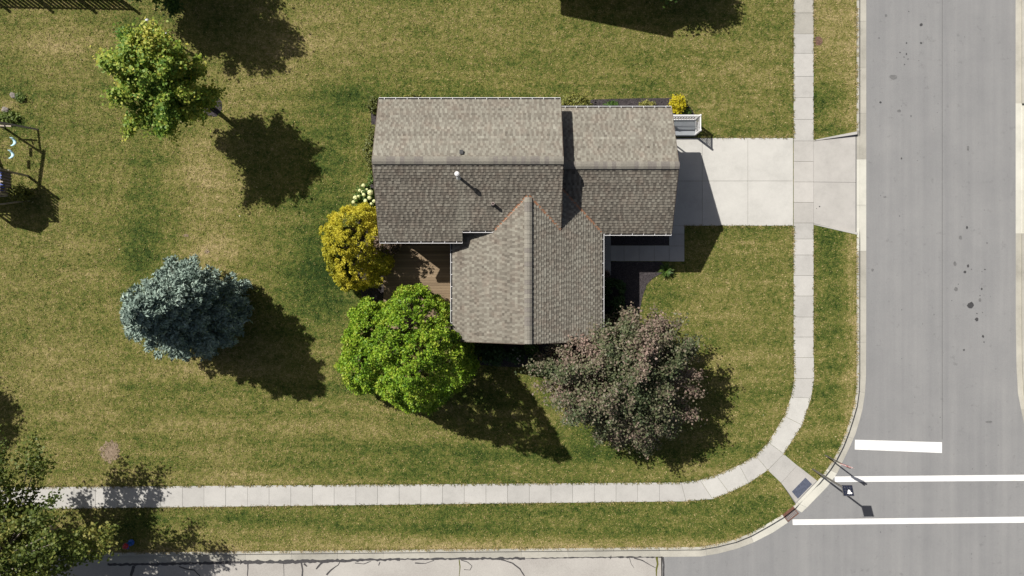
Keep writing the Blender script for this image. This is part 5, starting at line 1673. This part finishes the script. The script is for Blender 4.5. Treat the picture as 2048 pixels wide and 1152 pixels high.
edges = [([(1586, -60), (1586, 273)], 1), ([(1586, 453), (1586.5, 715)] + inner[:], 1), ([(1362, 964.5), (-350, 977)], 1), ([(1628, -60), (1628, 280)], -1), ([(1628, 450), (1628.5, 757)] + outer[2:5], -1), (outer[5:], -1), ([(1372, 1003.5), (-350, 1023)], -1),
         ([(1586, 453), (1370, 453)], 1), ([(1586, 274.5), (1392, 274.5)], 1), ([(1713, -60), (1713, 258)], 1), ([(1713, 474), (1713, 752), (1711, 783), (1707, 812), (1700, 838), (1691, 864), (1681, 892), (1667, 918), (1641, 955)], 1), ([(1562, 1031), (1500, 1066), (1434, 1088), (1400, 1093.5), (180, 1105.5), (-300, 1110)], 1)]
XYs = []
for pts, sg in edges:
    for a, b in zip(pts, pts[1:]):
        n = int(math.dist(a, b)*3.6)
        t = rng.uniform(0, 1, n); j = rng.normal(0, .9, n)
        dx, dy = b[0]-a[0], b[1]-a[1]; l = math.hypot(dx, dy) or 1
        cl = np.array([mnoise.noise(Vector((a[0]+dx*q, a[1]+dy*q, 0))*.12) for q in t])
        m_ = cl > -.15
        px = a[0]+dx*t-dy/l*j; py = a[1]+dy*t+dx/l*j
        XYs.append(np.stack([(px-1024)/36, (576-py)/36], 1)[m_])
XYs = np.concatenate(XYs)
o = blades('grass_fringe', XYs, .0, .095, .018, 8)
tag(o, 'ragged grass fringe along the sidewalk and kerb edges', 'grass', kind='stuff')


# ------------------------------------------------------------------ fallen leaves and pale litter
nl = 420
X = np.concatenate([rng.uniform(-29, 19, 70), rng.normal(P2(1260, 0)[0], 4.5, 25), rng.normal(P2(330, 0)[0], 5, 25), rng.normal(P2(780, 0)[0], 4, 25)])
Y = np.concatenate([rng.uniform(-14, 16, 70), rng.normal(P2(0, 820)[1], 3, 25), rng.normal(P2(0, 220)[1], 4, 25), rng.normal(P2(0, 760)[1], 3, 25)])
ok = allowed(X, Y); X, Y = X[ok], Y[ok]; n = len(X)
c = np.stack([X, Y, np.full(n, .055)], 1)
v = leaf_quads(c, unit(UP+rng.normal(0, .35, size=(n, 3))), rng.uniform(.04, .085, size=n), 1.4)
m_leaf('leaf_fallen', [(0, (.12, .08, .03)), (.5, (.30, .22, .07)), (.85, (.45, .38, .18)), (1, (.65, .62, .5))], .1)
o = link_mesh('fallen_leaves', np_mesh('fallen_leaves', v, n, 4, rng.uniform(0, 1, n)), MATS['leaf_fallen'])
tag(o, 'scattered dry fallen leaves lying on the lawn', 'leaves', kind='stuff')
